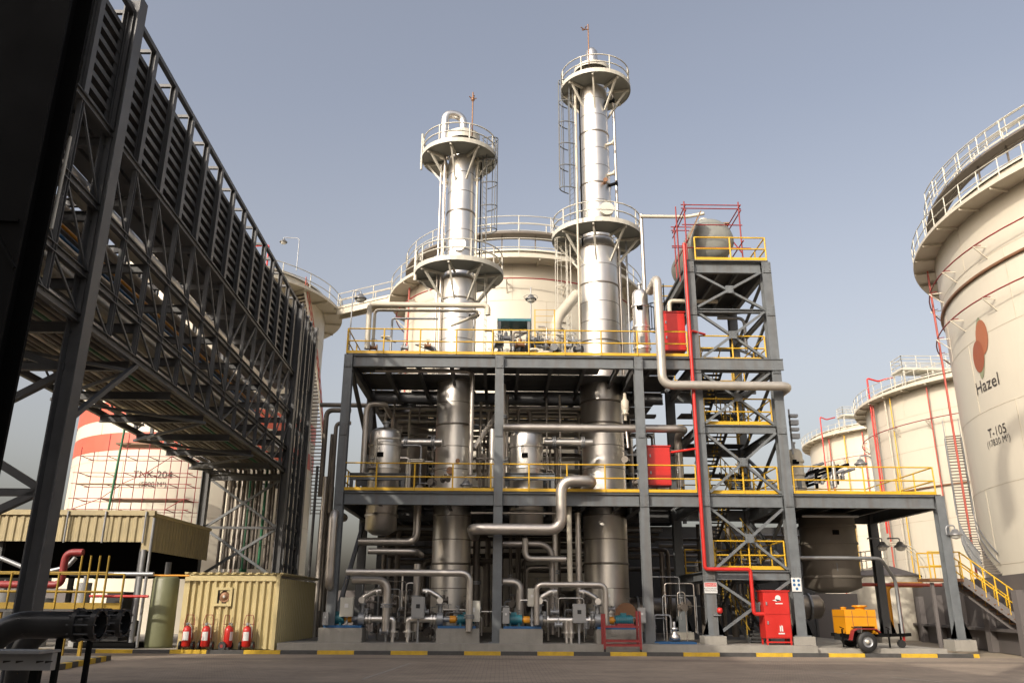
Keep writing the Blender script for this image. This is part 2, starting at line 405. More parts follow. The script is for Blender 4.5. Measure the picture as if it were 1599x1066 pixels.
def valve(p, d, r, label, m=None, group=None, wheel=True, up=(0,0,1)):
    p = Vector(p); d = Vector(d).normalized(); up = Vector(up)
    t = thing('gate_valve', label, 'valve', tuple(p), group)
    b = MB(); b.tube([p - d*r*1.6, p + d*r*1.6], r, 12); flange_mb(b, p - d*r*1.7, d, r*1.7, .05); flange_mb(b, p + d*r*1.7, d, r*1.7, .05)
    b.tube([p, p + up*r*2.4], r*.7, 10); b.build('valve_body', m or M['galv'], t)
    if wheel:
        q = p + up*r*4.2; b = MB(); b.tube([p + up*r*2.4, q], r*.18, 6)
        s = up.cross(d if abs(up.dot(d)) < .9 else Vector((0,1,0))).normalized(); s2 = up.cross(s)
        ring = [q + (s*math.cos(a) + s2*math.sin(a))*r*1.4 for a in [2*PI*i/14 for i in range(15)]]
        b.tube(ring, r*.12, 5, cap=False); b.bar(ring[0], ring[7], r*.12, r*.12); b.bar(ring[3], ring[10], r*.12, r*.12)
        b.build('handwheel', M['galv'], t)
    return t
def lamp(p, label, arm=(0,0,0), pole=None):
    """floodlight or wellglass lamp on a bracket"""
    p = Vector(p); t = thing('flood_lamp', label, 'lamp', tuple(p))
    b = MB().lathe([(.0,.22),(.10,.2),(.17,.08),(.27,.02),(.27,-.03)], p, 14); b.build('lamp_shade', M['lamp'], t)
    MB().lathe([(.2,-.02),(.17,-.14),(.0,-.19)], p, 14).build('lamp_lens', M['glass'], t)
    if pole:
        MB().tube([p + Vector((0,0,.2)), p + Vector((0,0,.35))] + [Vector(q) for q in pole], .03, 6, .2).build('lamp_arm', M['galv'], t)
    return t

# ------------------------------------------------------------------ storage tanks
def tank(c, R, H, label, girder=1.1, deckring=None, gz=None, stair=None, ringpipes=(), stripes=(), rail_m=None, top_extra=None, seams=6, riser=(), nseg=96, bridge=None):
    cx, cy = c; t = thing('storage_tank', label, 'tank', (cx, cy, 0))
    gz = gz or H - .9
    MB().lathe([(R, 0), (R, H)], (cx, cy, 0), nseg).build('shell', M['cream'], t)
    sb = MB()
    for k in range(1, seams + 1):
        z = H*k/(seams+1); sb.lathe([(R+.006, z-.03), (R+.016, z), (R+.006, z+.03)], (cx, cy, 0), nseg)
    npl = max(10, int(2*PI*R/8))
    for k in range(seams + 1):
        z0_ = H*k/(seams+1); z1_ = H*(k+1)/(seams+1)
        for j in range(npl):
            a = 2*PI*(j + .5*(k % 2) + .07*k)/npl; dx, dy = math.cos(a), math.sin(a)
            sb.bar((cx+dx*(R+.004), cy+dy*(R+.004), z0_), (cx+dx*(R+.004), cy+dy*(R+.004), z1_), .035, .02, up=(dx, dy, 0))
    sb.build('weld_seam', M['seam_c'], t)
    MB().lathe([(R+.12, H), (R+.12, H+.12), (R-.05, H+.2), (R*.5, H+R*.09), (.01, H+R*.14)], (cx, cy, 0), nseg).build('roof', M['cream'], t)
    # walkway ring with brackets below
    g = MB().lathe([(R+.004, gz), (R+girder, gz), (R+girder, gz+.16), (R+.004, gz+.16)], (cx, cy, 0), nseg, smooth=False)
    nb = int(2*PI*R/2.2)
    for k in range(nb):
        a = 2*PI*k/nb; dx, dy = math.cos(a), math.sin(a)
        g.bar((cx+dx*(R+.02), cy+dy*(R+.02), gz-.09), (cx+dx*(R+girder-.05), cy+dy*(R+girder-.05), gz-.07), .05, .14)
    g.build('wind_girder', M['cream'], t)
    r = rail_mb(MB(), arc(cx, cy, R+girder-.06, 0, 2*PI, gz+.16, 72), 1.15, 1.9, .03, toe=.1)
    r.build('handrail', rail_m or M['white_st'], t)
    if deckring:
        w0 = R - .4; b = MB().lathe([(w0-.5, H+deckring), (w0+.5, H+deckring), (w0+.5, H+deckring+.12), (w0-.5, H+deckring+.12)], (cx, cy, 0), nseg, smooth=False)
        for k in range(nb):
            a = 2*PI*k/nb; b.bar((cx+math.cos(a)*w0, cy+math.sin(a)*w0, H+.1), (cx+math.cos(a)*w0, cy+math.sin(a)*w0, H+deckring), .08, .08)
        b.build('raised_walkway', M['deckbrown'], t)
        b = MB()
        for rr in (w0-.5, w0+.5): rail_mb(b, arc(cx, cy, rr, 0, 2*PI, H+deckring+.1, 72), 1.1, 1.7, .03, toe=0)
        b.build('handrail', rail_m or M['white_st'], t)
    for (z0, z1) in stripes:
        MB().lathe([(R+.02, z0), (R+.02, z1)], (cx, cy, 0), nseg).build('red_band', M['stripe'], t)
    for z in ringpipes:
        rp = MB(); rp.tube(arc(cx, cy, R+.62, 0, 2*PI, z, 90), .04, 6, cap=False)
        n = int(2*PI*R/3.4); rb = MB()
        for k in range(n):
            a = 2*PI*(k+.3)/n; dx, dy = math.cos(a), math.sin(a)
            rb.bar((cx+dx*R, cy+dy*R, z-.09), (cx+dx*(R+.72), cy+dy*(R+.72), z-.09), .05, .05)
            rb.bar((cx+dx*R, cy+dy*R, z-.75), (cx+dx*(R+.68), cy+dy*(R+.68), z-.12), .05, .05)
            rp.tube([(cx+dx*(R+.6), cy+dy*(R+.6), z), (cx+dx*(R+.25), cy+dy*(R+.25), z+.03)], .025, 5)
        rp.build('spray_ring', M['red_dk'], t); each(rb, 'ring_bracket', M['cream_p'], t)
    for (az, mm, rr) in riser:      # vertical pipes up the shell
        dx, dy = math.cos(az), math.sin(az); q = lambda o, z: (cx+dx*(R+o), cy+dy*(R+o), z)
        MB().tube([q(.45, .1), q(.45, gz-.2)] if mm != 'out' else [q(1.35, .1), q(1.35, H+.9), q(.2, H+1.1)], rr, 8, .2).build('riser_pipe', M['red_dull'] if mm in ('red','out') else M[mm], t)
    if stair:                        # (az0, az1, z0, z1)
        a0, a1, z0, z1, sm = stair; n = int((z1 - z0)/.24); tr = MB(); st = MB(); hr = MB()
        for k in range(n):
            a = a0 + (a1-a0)*k/n; z = z0 + (z1-z0)*k/n; dx, dy = math.cos(a), math.sin(a)
            tr.bar((cx+dx*(R+.12), cy+dy*(R+.12), z), (cx+dx*(R+.95), cy+dy*(R+.95), z), .26, .04)
        for rr in (R+.12, R+.97):
            pts = [Vector((cx+rr*math.cos(a0+(a1-a0)*k/40), cy+rr*math.sin(a0+(a1-a0)*k/40), z0+(z1-z0)*k/40-.08)) for k in range(41)]
            for a, b in zip(pts, pts[1:]): st.bar(a, b, .03, .2)
        pts = [Vector((cx+(R+.97)*math.cos(a0+(a1-a0)*k/40), cy+(R+.97)*math.sin(a0+(a1-a0)*k/40), z0+(z1-z0)*k/40)) for k in range(41)]
        for hh in (.55, 1.05): hr.tube([p + Vector((0,0,hh)) for p in pts], .028, 5, cap=False)
        for p in pts[::2]: hr.tube([p, p + Vector((0,0,1.05))], .028, 5, cap=False)
        s_ = tr.build('stair_tread', M['deckbrown'], t); st.build('stair_stringer', M['cream'], t); hr.build('stair_handrail', M[sm], t)
    return t
def cyl_text(parent, c, R, txt, size, az, z, m, name='lettering', sx=1.0):
    cu = bpy.data.curves.new('txt', 'FONT'); cu.body = txt; cu.size = size; cu.align_x = 'CENTER'; cu.align_y = 'CENTER'; cu.resolution_u = 4
    o = bpy.data.objects.new('txt', cu); COL.objects.link(o)
    dg = bpy.context.evaluated_depsgraph_get(); me = o.evaluated_get(dg).to_mesh()
    vs = [tuple(v.co) for v in me.vertices]; fs = [tuple(p.vertices) for p in me.polygons]
    bpy.data.objects.remove(o)
    mb = MB(); out = []
    for (x, y, zz) in vs:
        a = az + x*sx/R; out.append((c[0]+(R+.03)*math.cos(a), c[1]+(R+.03)*math.sin(a), z + y))
    mb.add(out, fs); mb.build(name, m, parent)
def cyl_blob(parent, c, R, az, z, rx, rz, tilt, m, off, name='emblem'):
    rx *= .85; rz *= .85
    mb = MB(); v = []; n = 28
    for k in range(n):
        t = 2*PI*k/n; x = rx*math.cos(t); y = rz*math.sin(t)
        x, y = x*math.cos(tilt)-y*math.sin(tilt), x*math.sin(tilt)+y*math.cos(tilt)
        a = az + x/R; v.append((c[0]+(R+off)*math.cos(a), c[1]+(R+off)*math.sin(a), z+y))
    mb.add(v, [tuple(range(n))]); mb.build(name, m, parent)

# right foreground tank
c5 = W(41.2, 42.2); C5 = (c5.x, c5.y); R5, H5 = 15.4, 24.0
def az_at(c, R, px, py, off=0):     # azimuth on a tank's shell seen at a pixel, with the height there
    d = ray(px, py); dx, dy = d.x, d.y; A = dx*dx+dy*dy; B = -2*(dx*c[0]+dy*c[1]); CC = c[0]**2+c[1]**2-(R+off)**2
    disc = B*B-4*A*CC
    t = (-B - math.sqrt(max(0, disc)))/(2*A); return math.atan2(dy*t-c[1], dx*t-c[0]), EYE + d.z*t
t5 = tank(C5, R5, H5, 'huge cream storage tank with brown emblem and lettering at the right edge', 1.25, 1.5, gz=22.8, ringpipes=(20.6, 17.6),
     riser=((az_at(C5, R5, 1497, 760, .45)[0], 'red_dull', .07), (az_at(C5, R5, 1503, 760, .45)[0]+.02, 'red_dull', .05)), seams=5, nseg=160)
MB().lathe([(R5+.004, 19.2), (R5+.16, 19.2), (R5+.16, 19.32), (R5+.004, 19.32)], (*C5, 0), 160, smooth=False).build('stiffener_ring', M['copper'], t5)
# raised roof-edge walkway
aa = az_at(C5, R5, 1500, 300)[0]
mb = MB(); up = MB()
pts = arc(*C5, R5-.1, aa-.25, aa+1.3, 25.4, 30)
for a, b in zip(pts, pts[1:]): mb.bar(a, b, 1.0, .12)
for p in pts[::3]: mb.bar((p.x, p.y, 23.3), p, .1, .1)

rail_mb(up, arc(*C5, R5+.4, aa-.25, aa+1.3, 25.46, 30), 1.1, 1.6, .035)
rail_mb(up, arc(*C5, R5-.6, aa-.25, aa+1.3, 25.46, 30), 1.1, 1.6, .035); up.build('handrail', M['white_st'], t5)
a, z = az_at(C5, R5, 1541, 600); cyl_text(t5, C5, R5, 'Hazel', .98, a, z, M['ink'], sx=1.15)
a, z = az_at(C5, R5, 1557, 673); cyl_text(t5, C5, R5, 'T-105', .72, a, z, M['ink'], sx=1.05)
a, z = az_at(C5, R5, 1559, 690); cyl_text(t5, C5, R5, '(17830 M\u00b3)', .5, a, z+.05, M['ink'], sx=1.05)
a, z = az_at(C5, R5, 1531, 543)
cyl_blob(t5, C5, R5, a, z, .5, 2.0, -.2, M['logo_c'], .028, 'emblem_shape')
cyl_blob(t5, C5, R5, a+.022, z+.5, .72, 1.15, -.1, M['logo_b'], .034, 'emblem_shape')
cyl_blob(t5, C5, R5, a-.02, z-.4, .72, 1.05, -.1, M['logo_a'], .040, 'emblem_shape')
a0, z0 = az_at(C5, R5, 1575, 890, .5); a1, z1 = az_at(C5, R5, 1497, 700, .5)
# stair up the left flank
n = 34
tr, st, hr = MB(), MB(), MB()
keys = [az_at(C5, R5, *q) for q in ((1567,895),(1548,872),(1530,838),(1516,800),(1506,760),(1500,715),(1497,680))]
pts = []
for (aA, zA), (aB, zB) in zip(keys, keys[1:]):
    for j in range(9): pts.append((aA+(aB-aA)*j/9, zA+(zB-zA)*j/9))
pts.append(keys[-1]); pr = None
P3 = lambda a, r, z: Vector((C5[0]+r*math.cos(a), C5[1]+r*math.sin(a), z))
for a, z in pts:
    tr.bar(P3(a, R5+.1, z), P3(a, R5+.95, z), .22, .04)
    if pr:
        for rr in (R5+.1, R5+.97):
            st.bar(P3(pr[0], rr, pr[1]-.1), P3(a, rr, z-.1), .03, .2)
            for hh in (.55, 1.05): hr.tube([P3(pr[0], rr, pr[1]+hh), P3(a, rr, z+hh)], .03, 5, cap=False)
        hr.tube([P3(a, R5+.97, z), P3(a, R5+.97, z+1.05)], .028, 5, cap=False)
    pr = (a, z)
tr.build('stair_tread', M['deckbrown'], t5); st.build('stair_stringer', M['galv'], t5); hr.build('stair_handrail', M['galv'], t5)
# unseen hooked pipe, added behind the viewer to throw its shadow on the shell
sa, sz = az_at(C5, R5, 1588, 705)
hp = P3(sa, R5, sz) + sdir*57.0
nrm = Vector((sdir.y, -sdir.x, 0)).normalized()
pipe([hp - nrm*1.0 + Vector((0,0,-38)), hp - nrm*1.0, hp - nrm*.5 + Vector((0,0,1.2)), hp + nrm*.5 + Vector((0,0,1.2)), hp + nrm*1.0, hp + nrm*1.0 + Vector((0,0,-2.5))], .42, M['cream_p'],
     'tall hooked pipe added out of frame behind the viewer to shadow the huge tank', bend=1.0, name='shadow_pipe')

# the other tanks
c2 = W(46.8, 72.4); C2 = (c2.x, c2.y)
t2 = tank(C2, 13.6, 20.2, 'cream storage tank half hidden behind the huge right-hand tank', 1.0, gz=19.5, ringpipes=(16.6,),
     riser=((az_at(C2,13,1397,750)[0], 'red', .07), (az_at(C2,13,1416,750)[0], 'cream_p', .06), (az_at(C2,13,1424,750)[0], 'yellow', .05), (az_at(C2,13,1474,700)[0], 'red', .06)))
MB().lathe([(13.604, 11.2), (13.74, 11.2), (13.74, 11.3), (13.604, 11.3)], (*C2, 0), 90, smooth=False).build('stiffener_ring', M['copper'], t2)
c3 = W(57, 114.5); C3 = (c3.x, c3.y)
t3 = tank(C3, 14, 25, 'farthest cream storage tank between the plant and its larger neighbour', 1.1, gz=24.1, ringpipes=(20.8,),
     riser=((az_at(C3,14,1306,750)[0], 'red', .09), (az_at(C3,14,1330,750)[0], 'yellow', .08), (az_at(C3,14,1352,700)[0], 'red', .09)))
cc = W(.3, 56); CC = (cc.x, cc.y)
tc = tank(CC, 8, 23.3, 'cream storage tank rising straight behind the two steel columns', 1.15, 1.25, gz=22.4, ringpipes=(21.2,), riser=((R_(-150), 'red', .06),),
     stair=(R_(-172), R_(-205), 3, 23, 'cream_p'))

cl = W(-22.4, 58.6); CL = (cl.x, cl.y)
tl = tank(CL, 8, 24, 'cream storage tank with red bands behind the pipe rack', 1.3, None, gz=22.9, stripes=((10.9,12.0),(12.9,14.1)), ringpipes=(),
     stair=(R_(6), az_at(CL, 8, 462, 440)[0], 8, 22.9, 'red_dull'), riser=((R_(-52), 'red', .06),))
a, z = az_at(CL, 8, 238, 741); cyl_text(tl, CL, 8, 'TNK-204', .62, a, z, M['ink'])
a, z = az_at(CL, 8, 238, 756); cyl_text(tl, CL, 8, '(5000 M\u00b3)', .42, a, z, M['ink'])
# bridge between tanks
pA = Vector((CL[0]+9.3, CL[1]-.5, 22.9)); pB = Vector((CC[0]-9.0, CC[1]-.3, 22.9))
t = thing('tank_bridge', 'cream footbridge joining the tops of two storage tanks', 'footbridge', tuple(pA))
b = MB(); b.bar(pA, pB, 1.1, .1); b.bar(pA + Vector((0,-.5,-.25)), pB + Vector((0,-.5,-.25)), .12, .5); b.bar(pA + Vector((0,.5,-.25)), pB + Vector((0,.5,-.25)), .12, .5)
b.build('bridge_deck', M['cream'], t)
b = MB(); rail_mb(b, [pA + Vector((0,-.55,.05)), pB + Vector((0,-.55,.05))], 1.1, 1.5, .03); rail_mb(b, [pA + Vector((0,.55,.05)), pB + Vector((0,.55,.05))], 1.1, 1.5, .03)
b.build('handrail', M['cream_p'], t)
# roof fittings on tanks: red foam lines and a little mast
pipe([Vector((CL[0]+5.6, CL[1]-7.2, 23)), Vector((CL[0]+5.6, CL[1]-7.2, 25.2)), Vector((CL[0]+1.5, CL[1]-6.2, 25.4))], .06, M['red'], 'red foam pipe arching over the rim of the banded tank', bands=False, name='foam_pipe')
lamp(Vector((CL[0]+6.1, CL[1]-5.6, 26.2)), 'lamp on a slim hooked mast on the banded tank roof', pole=[(CL[0]+7.2, CL[1]-5.6, 26.5), (CL[0]+7.2, CL[1]-5.6, 24)])
for (C_, R0, H0, az, lb) in ((C2, 13, 20, az_at(C2,13,1392,720)[0], 'red foam pipe hooked over the rim of the half hidden tank'), (C3, 14, 25, az_at(C3,14,1300,720)[0], 'red foam pipe hooked over the rim of the farthest tank')):
    q = lambda r, z: Vector((C_[0]+r*math.cos(az), C_[1]+r*math.sin(az), z))
    pipe([q(R0+1.2, H0*.4), q(R0+1.2, H0+1.9), q(R0+.2, H0+1.6), q(R0-1.2, H0+2.0)], .08, M['red'], lb, bands=False, name='foam_pipe')
for (C_, R0, H0, px, lb) in ((C2, 13, 20, 1445, 'pale roof platform with railings on the half hidden tank'), (C3, 14, 25, 1338, 'pale roof platform with railings on the farthest tank')):
    az = az_at(C_, R0, px, 700)[0]; q = Vector((C_[0]+(R0-1.5)*math.cos(az), C_[1]+(R0-1.5)*math.sin(az), H0+.7))
    t = thing('roof_platform', lb, 'platform', tuple(q)); MB().cbox(q + Vector((0,0,.6)), 5.4, 2.0, .12).build('deck_plate', M['white_st'], t)
    l = MB()
    for sx in (-2.5, 0, 2.5):
        for sy in (-.9, .9): l.bar(q + Vector((sx, sy, -1.3)), q + Vector((sx, sy, .5)), .12, .12)
    each(l, 'leg', M['white_st'], t)
    rail_mb(MB(), [q + Vector(v) for v in ((-2.6,-.95,.68),(2.6,-.95,.68),(2.6,.95,.68),(-2.6,.95,.68))], 1.1, 1.3, .035, closed=True, mids=(.4,.8)).build('handrail', M['white_st'], t)

# bund wall and things behind it, right
A = Pz(1335, 926, 3.0); B = Pz(1599, 895, 3.0)
d = (A - B).normalized(); A2 = A + d*10; B2 = B - d*14
bw = thing('bund_wall', 'long grey brown bund wall in front of the right tanks', 'wall', (B.x, B.y, 0))
mb = MB(); mb.bar((B2.x, B2.y, 1.5), (A2.x, A2.y, 1.5), .35, 3.0); mb.build('wall', M['bund'], bw)
mb = MB(); nrm = Vector((-d.y, d.x, 0)); nrm = nrm if nrm.y < 0 or nrm.x < 0 else -nrm
if nrm.x > 0: nrm = -nrm
k = B2.copy()
L = (A2-B2).length
for i in range(int(L/4)):
    q = B2 + d*(i*4+2) + nrm*.35; mb.bar((q.x, q.y, .0), (q.x, q.y, 2.4), .3, .35)
q0 = B2 + nrm*.3; q1 = A2 + nrm*.3; mb.bar((q0.x, q0.y, .9), (q1.x, q1.y, .9), .25, .12); each(mb, 'buttress', M['bund'], bw)
mb = MB().box(-30, 26, 51.5, 51.9, 0, 2.6); one('rear_bund_wall', mb, M['bund'], 'low grey bund wall running behind the process unit', 'wall')
# small cone-roof tank behind the wall
q = P(1383, 925, 52)
t = thing('small_tank', 'small cone roofed cream tank behind the bund wall', 'tank', (q.x, q.y, 0))
Rs = 2.05; zt = P(1383, 897, 50).z
MB().lathe([(Rs, 0), (Rs, zt)], (q.x, q.y, 0), 40).build('shell', M['cream'], t)
MB().lathe([(Rs+.08, zt-.05), (Rs+.08, zt+.03), (.3, zt+.65), (0.01, zt+.67)], (q.x, q.y, 0), 40, smooth=False).build('roof', M['bund'], t)
mb = rail_mb(MB(), [(q.x-1.5,q.y-.6,zt+.3),(q.x+.1,q.y-.6,zt+.5),(q.x+.1,q.y+.6,zt+.5),(q.x-1.5,q.y+.6,zt+.3)], 1.1, .8, .035, closed=True); mb.build('handrail', M['cream_p'], t)
mb = MB()
for k in (0, .5, 1.0): mb.tube([(q.x+Rs+.1+k*.5, q.y-.4, 1), (q.x+Rs+.1+k*.5, q.y-.4, zt+.6), (q.x+Rs-.6+k*.3, q.y-.4, zt+1.7+k*.2), (q.x+.4, q.y-.4, zt+1.8+k*.2)], .04, 6, .6)
each(mb, 'ladder_rail', M['cream_p'], t)
# yellow stair over the wall at right
t = thing('crossover_stair', 'yellow railed brown stair climbing over the bund wall', 'stair', tuple(Pz(1500, 1000, 0)))
s0 = P(1504, 905, 34.3); s1 = P(1640, 1004, 32.6)
st, hr, tr = MB(), MB(), MB()
for o in (0, .9):
    a = s0 + Vector((0,o,0)); b = s1 + Vector((0,o,0)); st.bar(a, b, .05, .3)
    top0 = a + Vector((-.2,0,0))
    for hh in (.55, 1.1): hr.tube([a + Vector((-1.3,0,hh)), a + Vector((0,0,hh)), b + Vector((0,0,hh)), b + Vector((1.5,0,hh))], .03, 6, cap=False)
    for k in range(8):
        p = a.lerp(b, k/7); hr.tube([p, p + Vector((0,0,1.1))], .032, 6)
    for k in (-1.3, -.65): hr.tube([a + Vector((k,0,0)), a + Vector((k,0,1.1))], .032, 6)
for k in range(13):
    p = s0.lerp(s1, (k+.5)/13); tr.cbox(p + Vector((0,.45,.05)), .26, .85, .04)
tr.cbox(s0 + Vector((-.7,.45,0)), 1.4, 1.0, .12); tr.cbox(s1 + Vector((.8,.45,0)), 1.6, 1.0, .15)
st.bar(s1 + Vector((1.2,.2,-.1)), Vector((s1.x+1.2, s1.y+.2, 0)), .12, .12); st.bar(s0 + Vector((-1.2,.2,-.1)), Vector((s0.x-1.2, s0.y+.2, 0)), .12, .12)
each(st, 'stringer', M['bund'], t); tr.build('tread', M['copper'], t); hr.build('handrail', M['yellow'], t)

# ------------------------------------------------------------------ main process structure
YF, YM, YB = 33.5, 39.8, 46.0
XL, XC, XR = P(525,850,YF).x, P(777,850,YF).x, P(1008,850,YF).x
XT1, XT2, XE = P(1107,900,YF).x, P(1241,900,YF).x, P(1483,900,YF).x
Z1, Z2, Z3 = 6.08, 11.85, 16.3
ZB = .36
fr = thing('process_structure', 'grey steel two deck process frame carrying pipes and vessels', 'steel frame', (XL, YF, 0))
def column(x, y, z0, z1, m='steel', w_=.36, base=True, parent=fr, foot=False):
    b = MB().ib((x, y, z0 + (.3 if foot else 0)), (x, y, z1), w_, w_, .03, up=(0,1,0) if True else (1,0,0))
    b.cbox((x, y, z0 + (.32 if foot else .02)), w_+.25, w_+.25, .04)
    if foot:
        for s in (-1, 1): b.add([(x+s*.18, y-.19, z0+.34), (x+s*.42, y-.19, z0+.34), (x+s*.18, y-.19, z0+1.0)], [(0,1,2),(2,1,0)])
    b.build('column', M[m], parent)
    if foot: MB().box(x-.42, x+.42, y-.42, y+.42, z0-.1, z0+.3).build('concrete_foot', M['conc'], parent)
for x in (XL, XC, XR):
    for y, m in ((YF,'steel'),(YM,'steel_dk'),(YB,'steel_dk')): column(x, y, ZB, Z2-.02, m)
for y in (YF, YM): column(XE, y, .27, Z1-.02, 'steel' if y == YF else 'steel_dk', foot=True)
for z, xs in ((Z1, (XL, XC, XR, XT1)), (Z2, (XL, XC, XR, XT1))):
    for a, b_ in zip(xs, xs[1:]):
        MB().ib((a+.19, YF, z-.27), (b_-.19, YF, z-.27), .22, .5, .03).build('beam', M['steel'], fr)
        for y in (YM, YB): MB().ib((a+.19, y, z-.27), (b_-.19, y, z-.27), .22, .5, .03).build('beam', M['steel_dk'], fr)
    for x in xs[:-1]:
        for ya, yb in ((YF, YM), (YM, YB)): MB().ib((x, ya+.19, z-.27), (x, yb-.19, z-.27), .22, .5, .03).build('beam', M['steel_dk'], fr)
    j = MB(); x = XL + 1.4
    while x < XT1 - .4:
        if all(abs(x-c) > .3 for c in xs): j.ib((x, YF+.14, z-.2), (x, YB-.14, z-.2), .14, .3, .02)
        x += 1.45
    each(j, 'joist', M['steel_dk'], fr)
    # deck of plates with gaps and openings
    d_ = MB(); y = YF - .1; k = 0
    while y < YB:
        y1 = y + .95
        segs = [(XL-.1, XT1-.25)]
        if z == Z2 and k in (2,): segs = [(XL-.1, XL+2.2), (XL+4.6, XC+4.5), (XC+6.0, XT1-.25)]
        if z == Z2 and k in (6,): segs = [(XL-.1, XL+1.2), (XL+2.0, XC-1.2), (XC-.2, XT1-.25)]
        for a, b_ in segs: d_.box(a, b_, y, min(y1, YB+.2), z, z+.04)
        y = y1 + (.2 if k % 3 == 2 else .015); k += 1
    each(d_, 'deck_plate', M['deck'], fr)
    rail_mb(MB(), [(XL-.1, YF-.12, z+.04), (XR, YF-.12, z+.04), (XT1-.3, YF-.12, z+.04)], 1.1, 1.55, .03, toe=.12).build('handrail', M['yellow'], fr)
    rail_mb(MB(), [(XL-.1, YF, z+.04), (XL-.1, YB, z+.04), (XR, YB, z+.04)], 1.1, 2.0, .03, toe=.12).build('handrail', M['yellow'], fr)
# knee braces at left bay below upper deck
for (p, q) in (((XL+.1, YF+.1, Z2-.6), (XL+.1, YM, Z1+2.6)), ((XL+.1, YM, Z2-.6), (XL+.1, YB, Z1+.3)), ((XL, YM, Z1-.6), (XL, YF+.3, ZB+.3))):
    MB().ib(p, q, .16, .16, .02).build('brace', M['steel_dk'], fr)
# right-hand deck extension
for y, m in ((YF,'steel'),(YM,'steel_dk')): MB().ib((XT2+.22, y, Z1-.27), (XE-.19, y, Z1-.27), .22, .5, .03).build('beam', M[m], fr)
MB().ib((XE, YF+.19, Z1-.27), (XE, YM-.19, Z1-.27), .22, .5, .03).build('beam', M['steel'], fr)
j = MB(); x = XT2 + 1.2
while x < XE - .3: j.ib((x, YF+.14, Z1-.2), (x, YM-.14, Z1-.2), .14, .3, .02); x += 1.2
each(j, 'joist', M['steel_dk'], fr)
MB().box(XT2+.22, XE+.1, YF-.1, YM+.2, Z1, Z1+.04).build('deck_plate', M['deck'], fr)
rail_mb(MB(), [(XT2+.3, YF-.1, Z1+.04), (XE-.1, YF-.1, Z1+.04), (XE-.1, YM+.1, Z1+.04), (XT2+.3, YM+.1, Z1+.04)], 1.1, 1.5, .03, toe=.12).build('handrail', M['yellow'], fr)

# ------------------------------------------------------------------ stair tower
tw = thing('stair_tower', 'tall braced grey steel tower with yellow railed landings and the drum on top', 'steel tower', (XT1, YF, 0))
YTB = 39.0
ft = thing
for x in (XT1, XT2):
    for y, m in ((YF,'steel'),(YTB,'steel')):
        column(x, y, ZB, Z3-.02, m, .40, parent=tw, foot=True)
for z in (3.1, Z1, 8.95, 11.75, 14.1, Z3):
    h = .5 if z in (Z1, 11.75, Z3) else (.16 if z == 14.1 else .34)
    for y in (YF, YTB): MB().ib((XT1+.21, y, z-h/2-.02), (XT2-.21, y, z-h/2-.02), .2, h, .03).build('beam', M['steel'], tw)
    for x in (XT1, XT2): MB().ib((x, YF+.21, z-h/2-.02), (x, YTB-.21, z-h/2-.02), .2, h, .03).build('beam', M['steel'], tw)
levels = [(ZB+.4, 2.7), (3.15, 5.5), (6.15, 8.6), (9.0, 11.2), (11.8, 13.95), (14.15, 15.8)]
for a, b_ in levels:
    for y in (YF-.02,):
        for (p, q, o) in (((XT1+.25,a),(XT2-.25,b_),-.05), ((XT2-.25,a),(XT1+.25,b_),.05)):
            MB().bar((p[0], y+o, p[1]), (q[0], y+o, q[1]), .1, .13, up=(0,1,0)).build('brace', M['steel'], tw)
    for (y0, y1, o) in ((YF+.3, YTB-.3, -.05), (YTB-.3, YF+.3, .05)):
        MB().bar((XT2+o, y0, a), (XT2+o, y1, b_), .1, .12, up=(1,0,0)).build('brace', M['steel'], tw)
MB().bar((XT1-.4, YTB+.1, 11.8), (XT2+.9, YTB+.1, 11.8), .12, .12).build('beam', M['steel'], tw)
MB().ib((XT1-.2, YF-.24, 11.52), (XT2+.3, YF-.24, 11.52), .1, .5, .03).build('beam', M['steel'], tw)
for z in (3.1, Z1, 8.95, 11.75):
    MB().box(XT1+.25, XT2-.25, YF+.12, YF+1.4, z, z+.04).build('landing', M['deck'], tw)
    MB().box(XT1+.25, XT2-.25, YTB-1.2, YTB-.12, z, z+.04).build('landing', M['deck'], tw)
    b = rail_mb(MB(), [(XT1+.28, YF+.1, z+.04), (XT2-.28, YF+.1, z+.04)], 1.1, 1.6, .032, toe=.14)
    rail_mb(b, [(XT1+.28, YTB-.14, z+.04), (XT2-.28, YTB-.14, z+.04)], 1.1, 1.6, .03, toe=.12)
    rail_mb(b, [(XT2-.24, YF+.2, z+.04), (XT2-.24, YTB-.3, z+.04)], 1.1, 1.8, .03, toe=0); b.build('handrail', M['yellow'], tw)
def flight(x, ya, yb, za, zb):
    st, tr, hr = MB(), MB(), MB(); n = 11
    for o in (-.4, .4):
        st.bar((x+o, ya, za), (x+o, yb, zb), .04, .24)
        for hh in (.5, .95): hr.tube([(x+o, ya, za+hh), (x+o, yb, zb+hh)], .026, 5, cap=False)
        for k in range(4):
            f = (k+.5)/4; hr.tube([(x+o, ya+(yb-ya)*f, za+(zb-za)*f), (x+o, ya+(yb-ya)*f, za+(zb-za)*f+.95)], .026, 5)
    for k in range(n):
        f = (k+.5)/n; tr.cbox((x, ya+(yb-ya)*f, za+(zb-za)*f), .76, .26, .04)
    each(st, 'stair_stringer', M['steel_dk'], tw); tr.build('stair_tread', M['deck'], tw); hr.build('stair_handrail', M['yellow_d'], tw)
XM = (XT1+XT2)/2
zs = [ZB, 3.14, Z1+.04, 8.99, 11.79]
for i, (a, b_) in enumerate(zip(zs, zs[1:])):
    m_ = (a+b_)/2
    MB().box(XT1+.25, XT2-.25, YTB-1.2, YTB-.12, m_, m_+.04).build('landing', M['deck'], tw)
    flight(XM+.55, YF+1.4, YTB-1.2, a, m_); flight(XM-.55, YTB-1.2, YF+1.4, m_, b_)
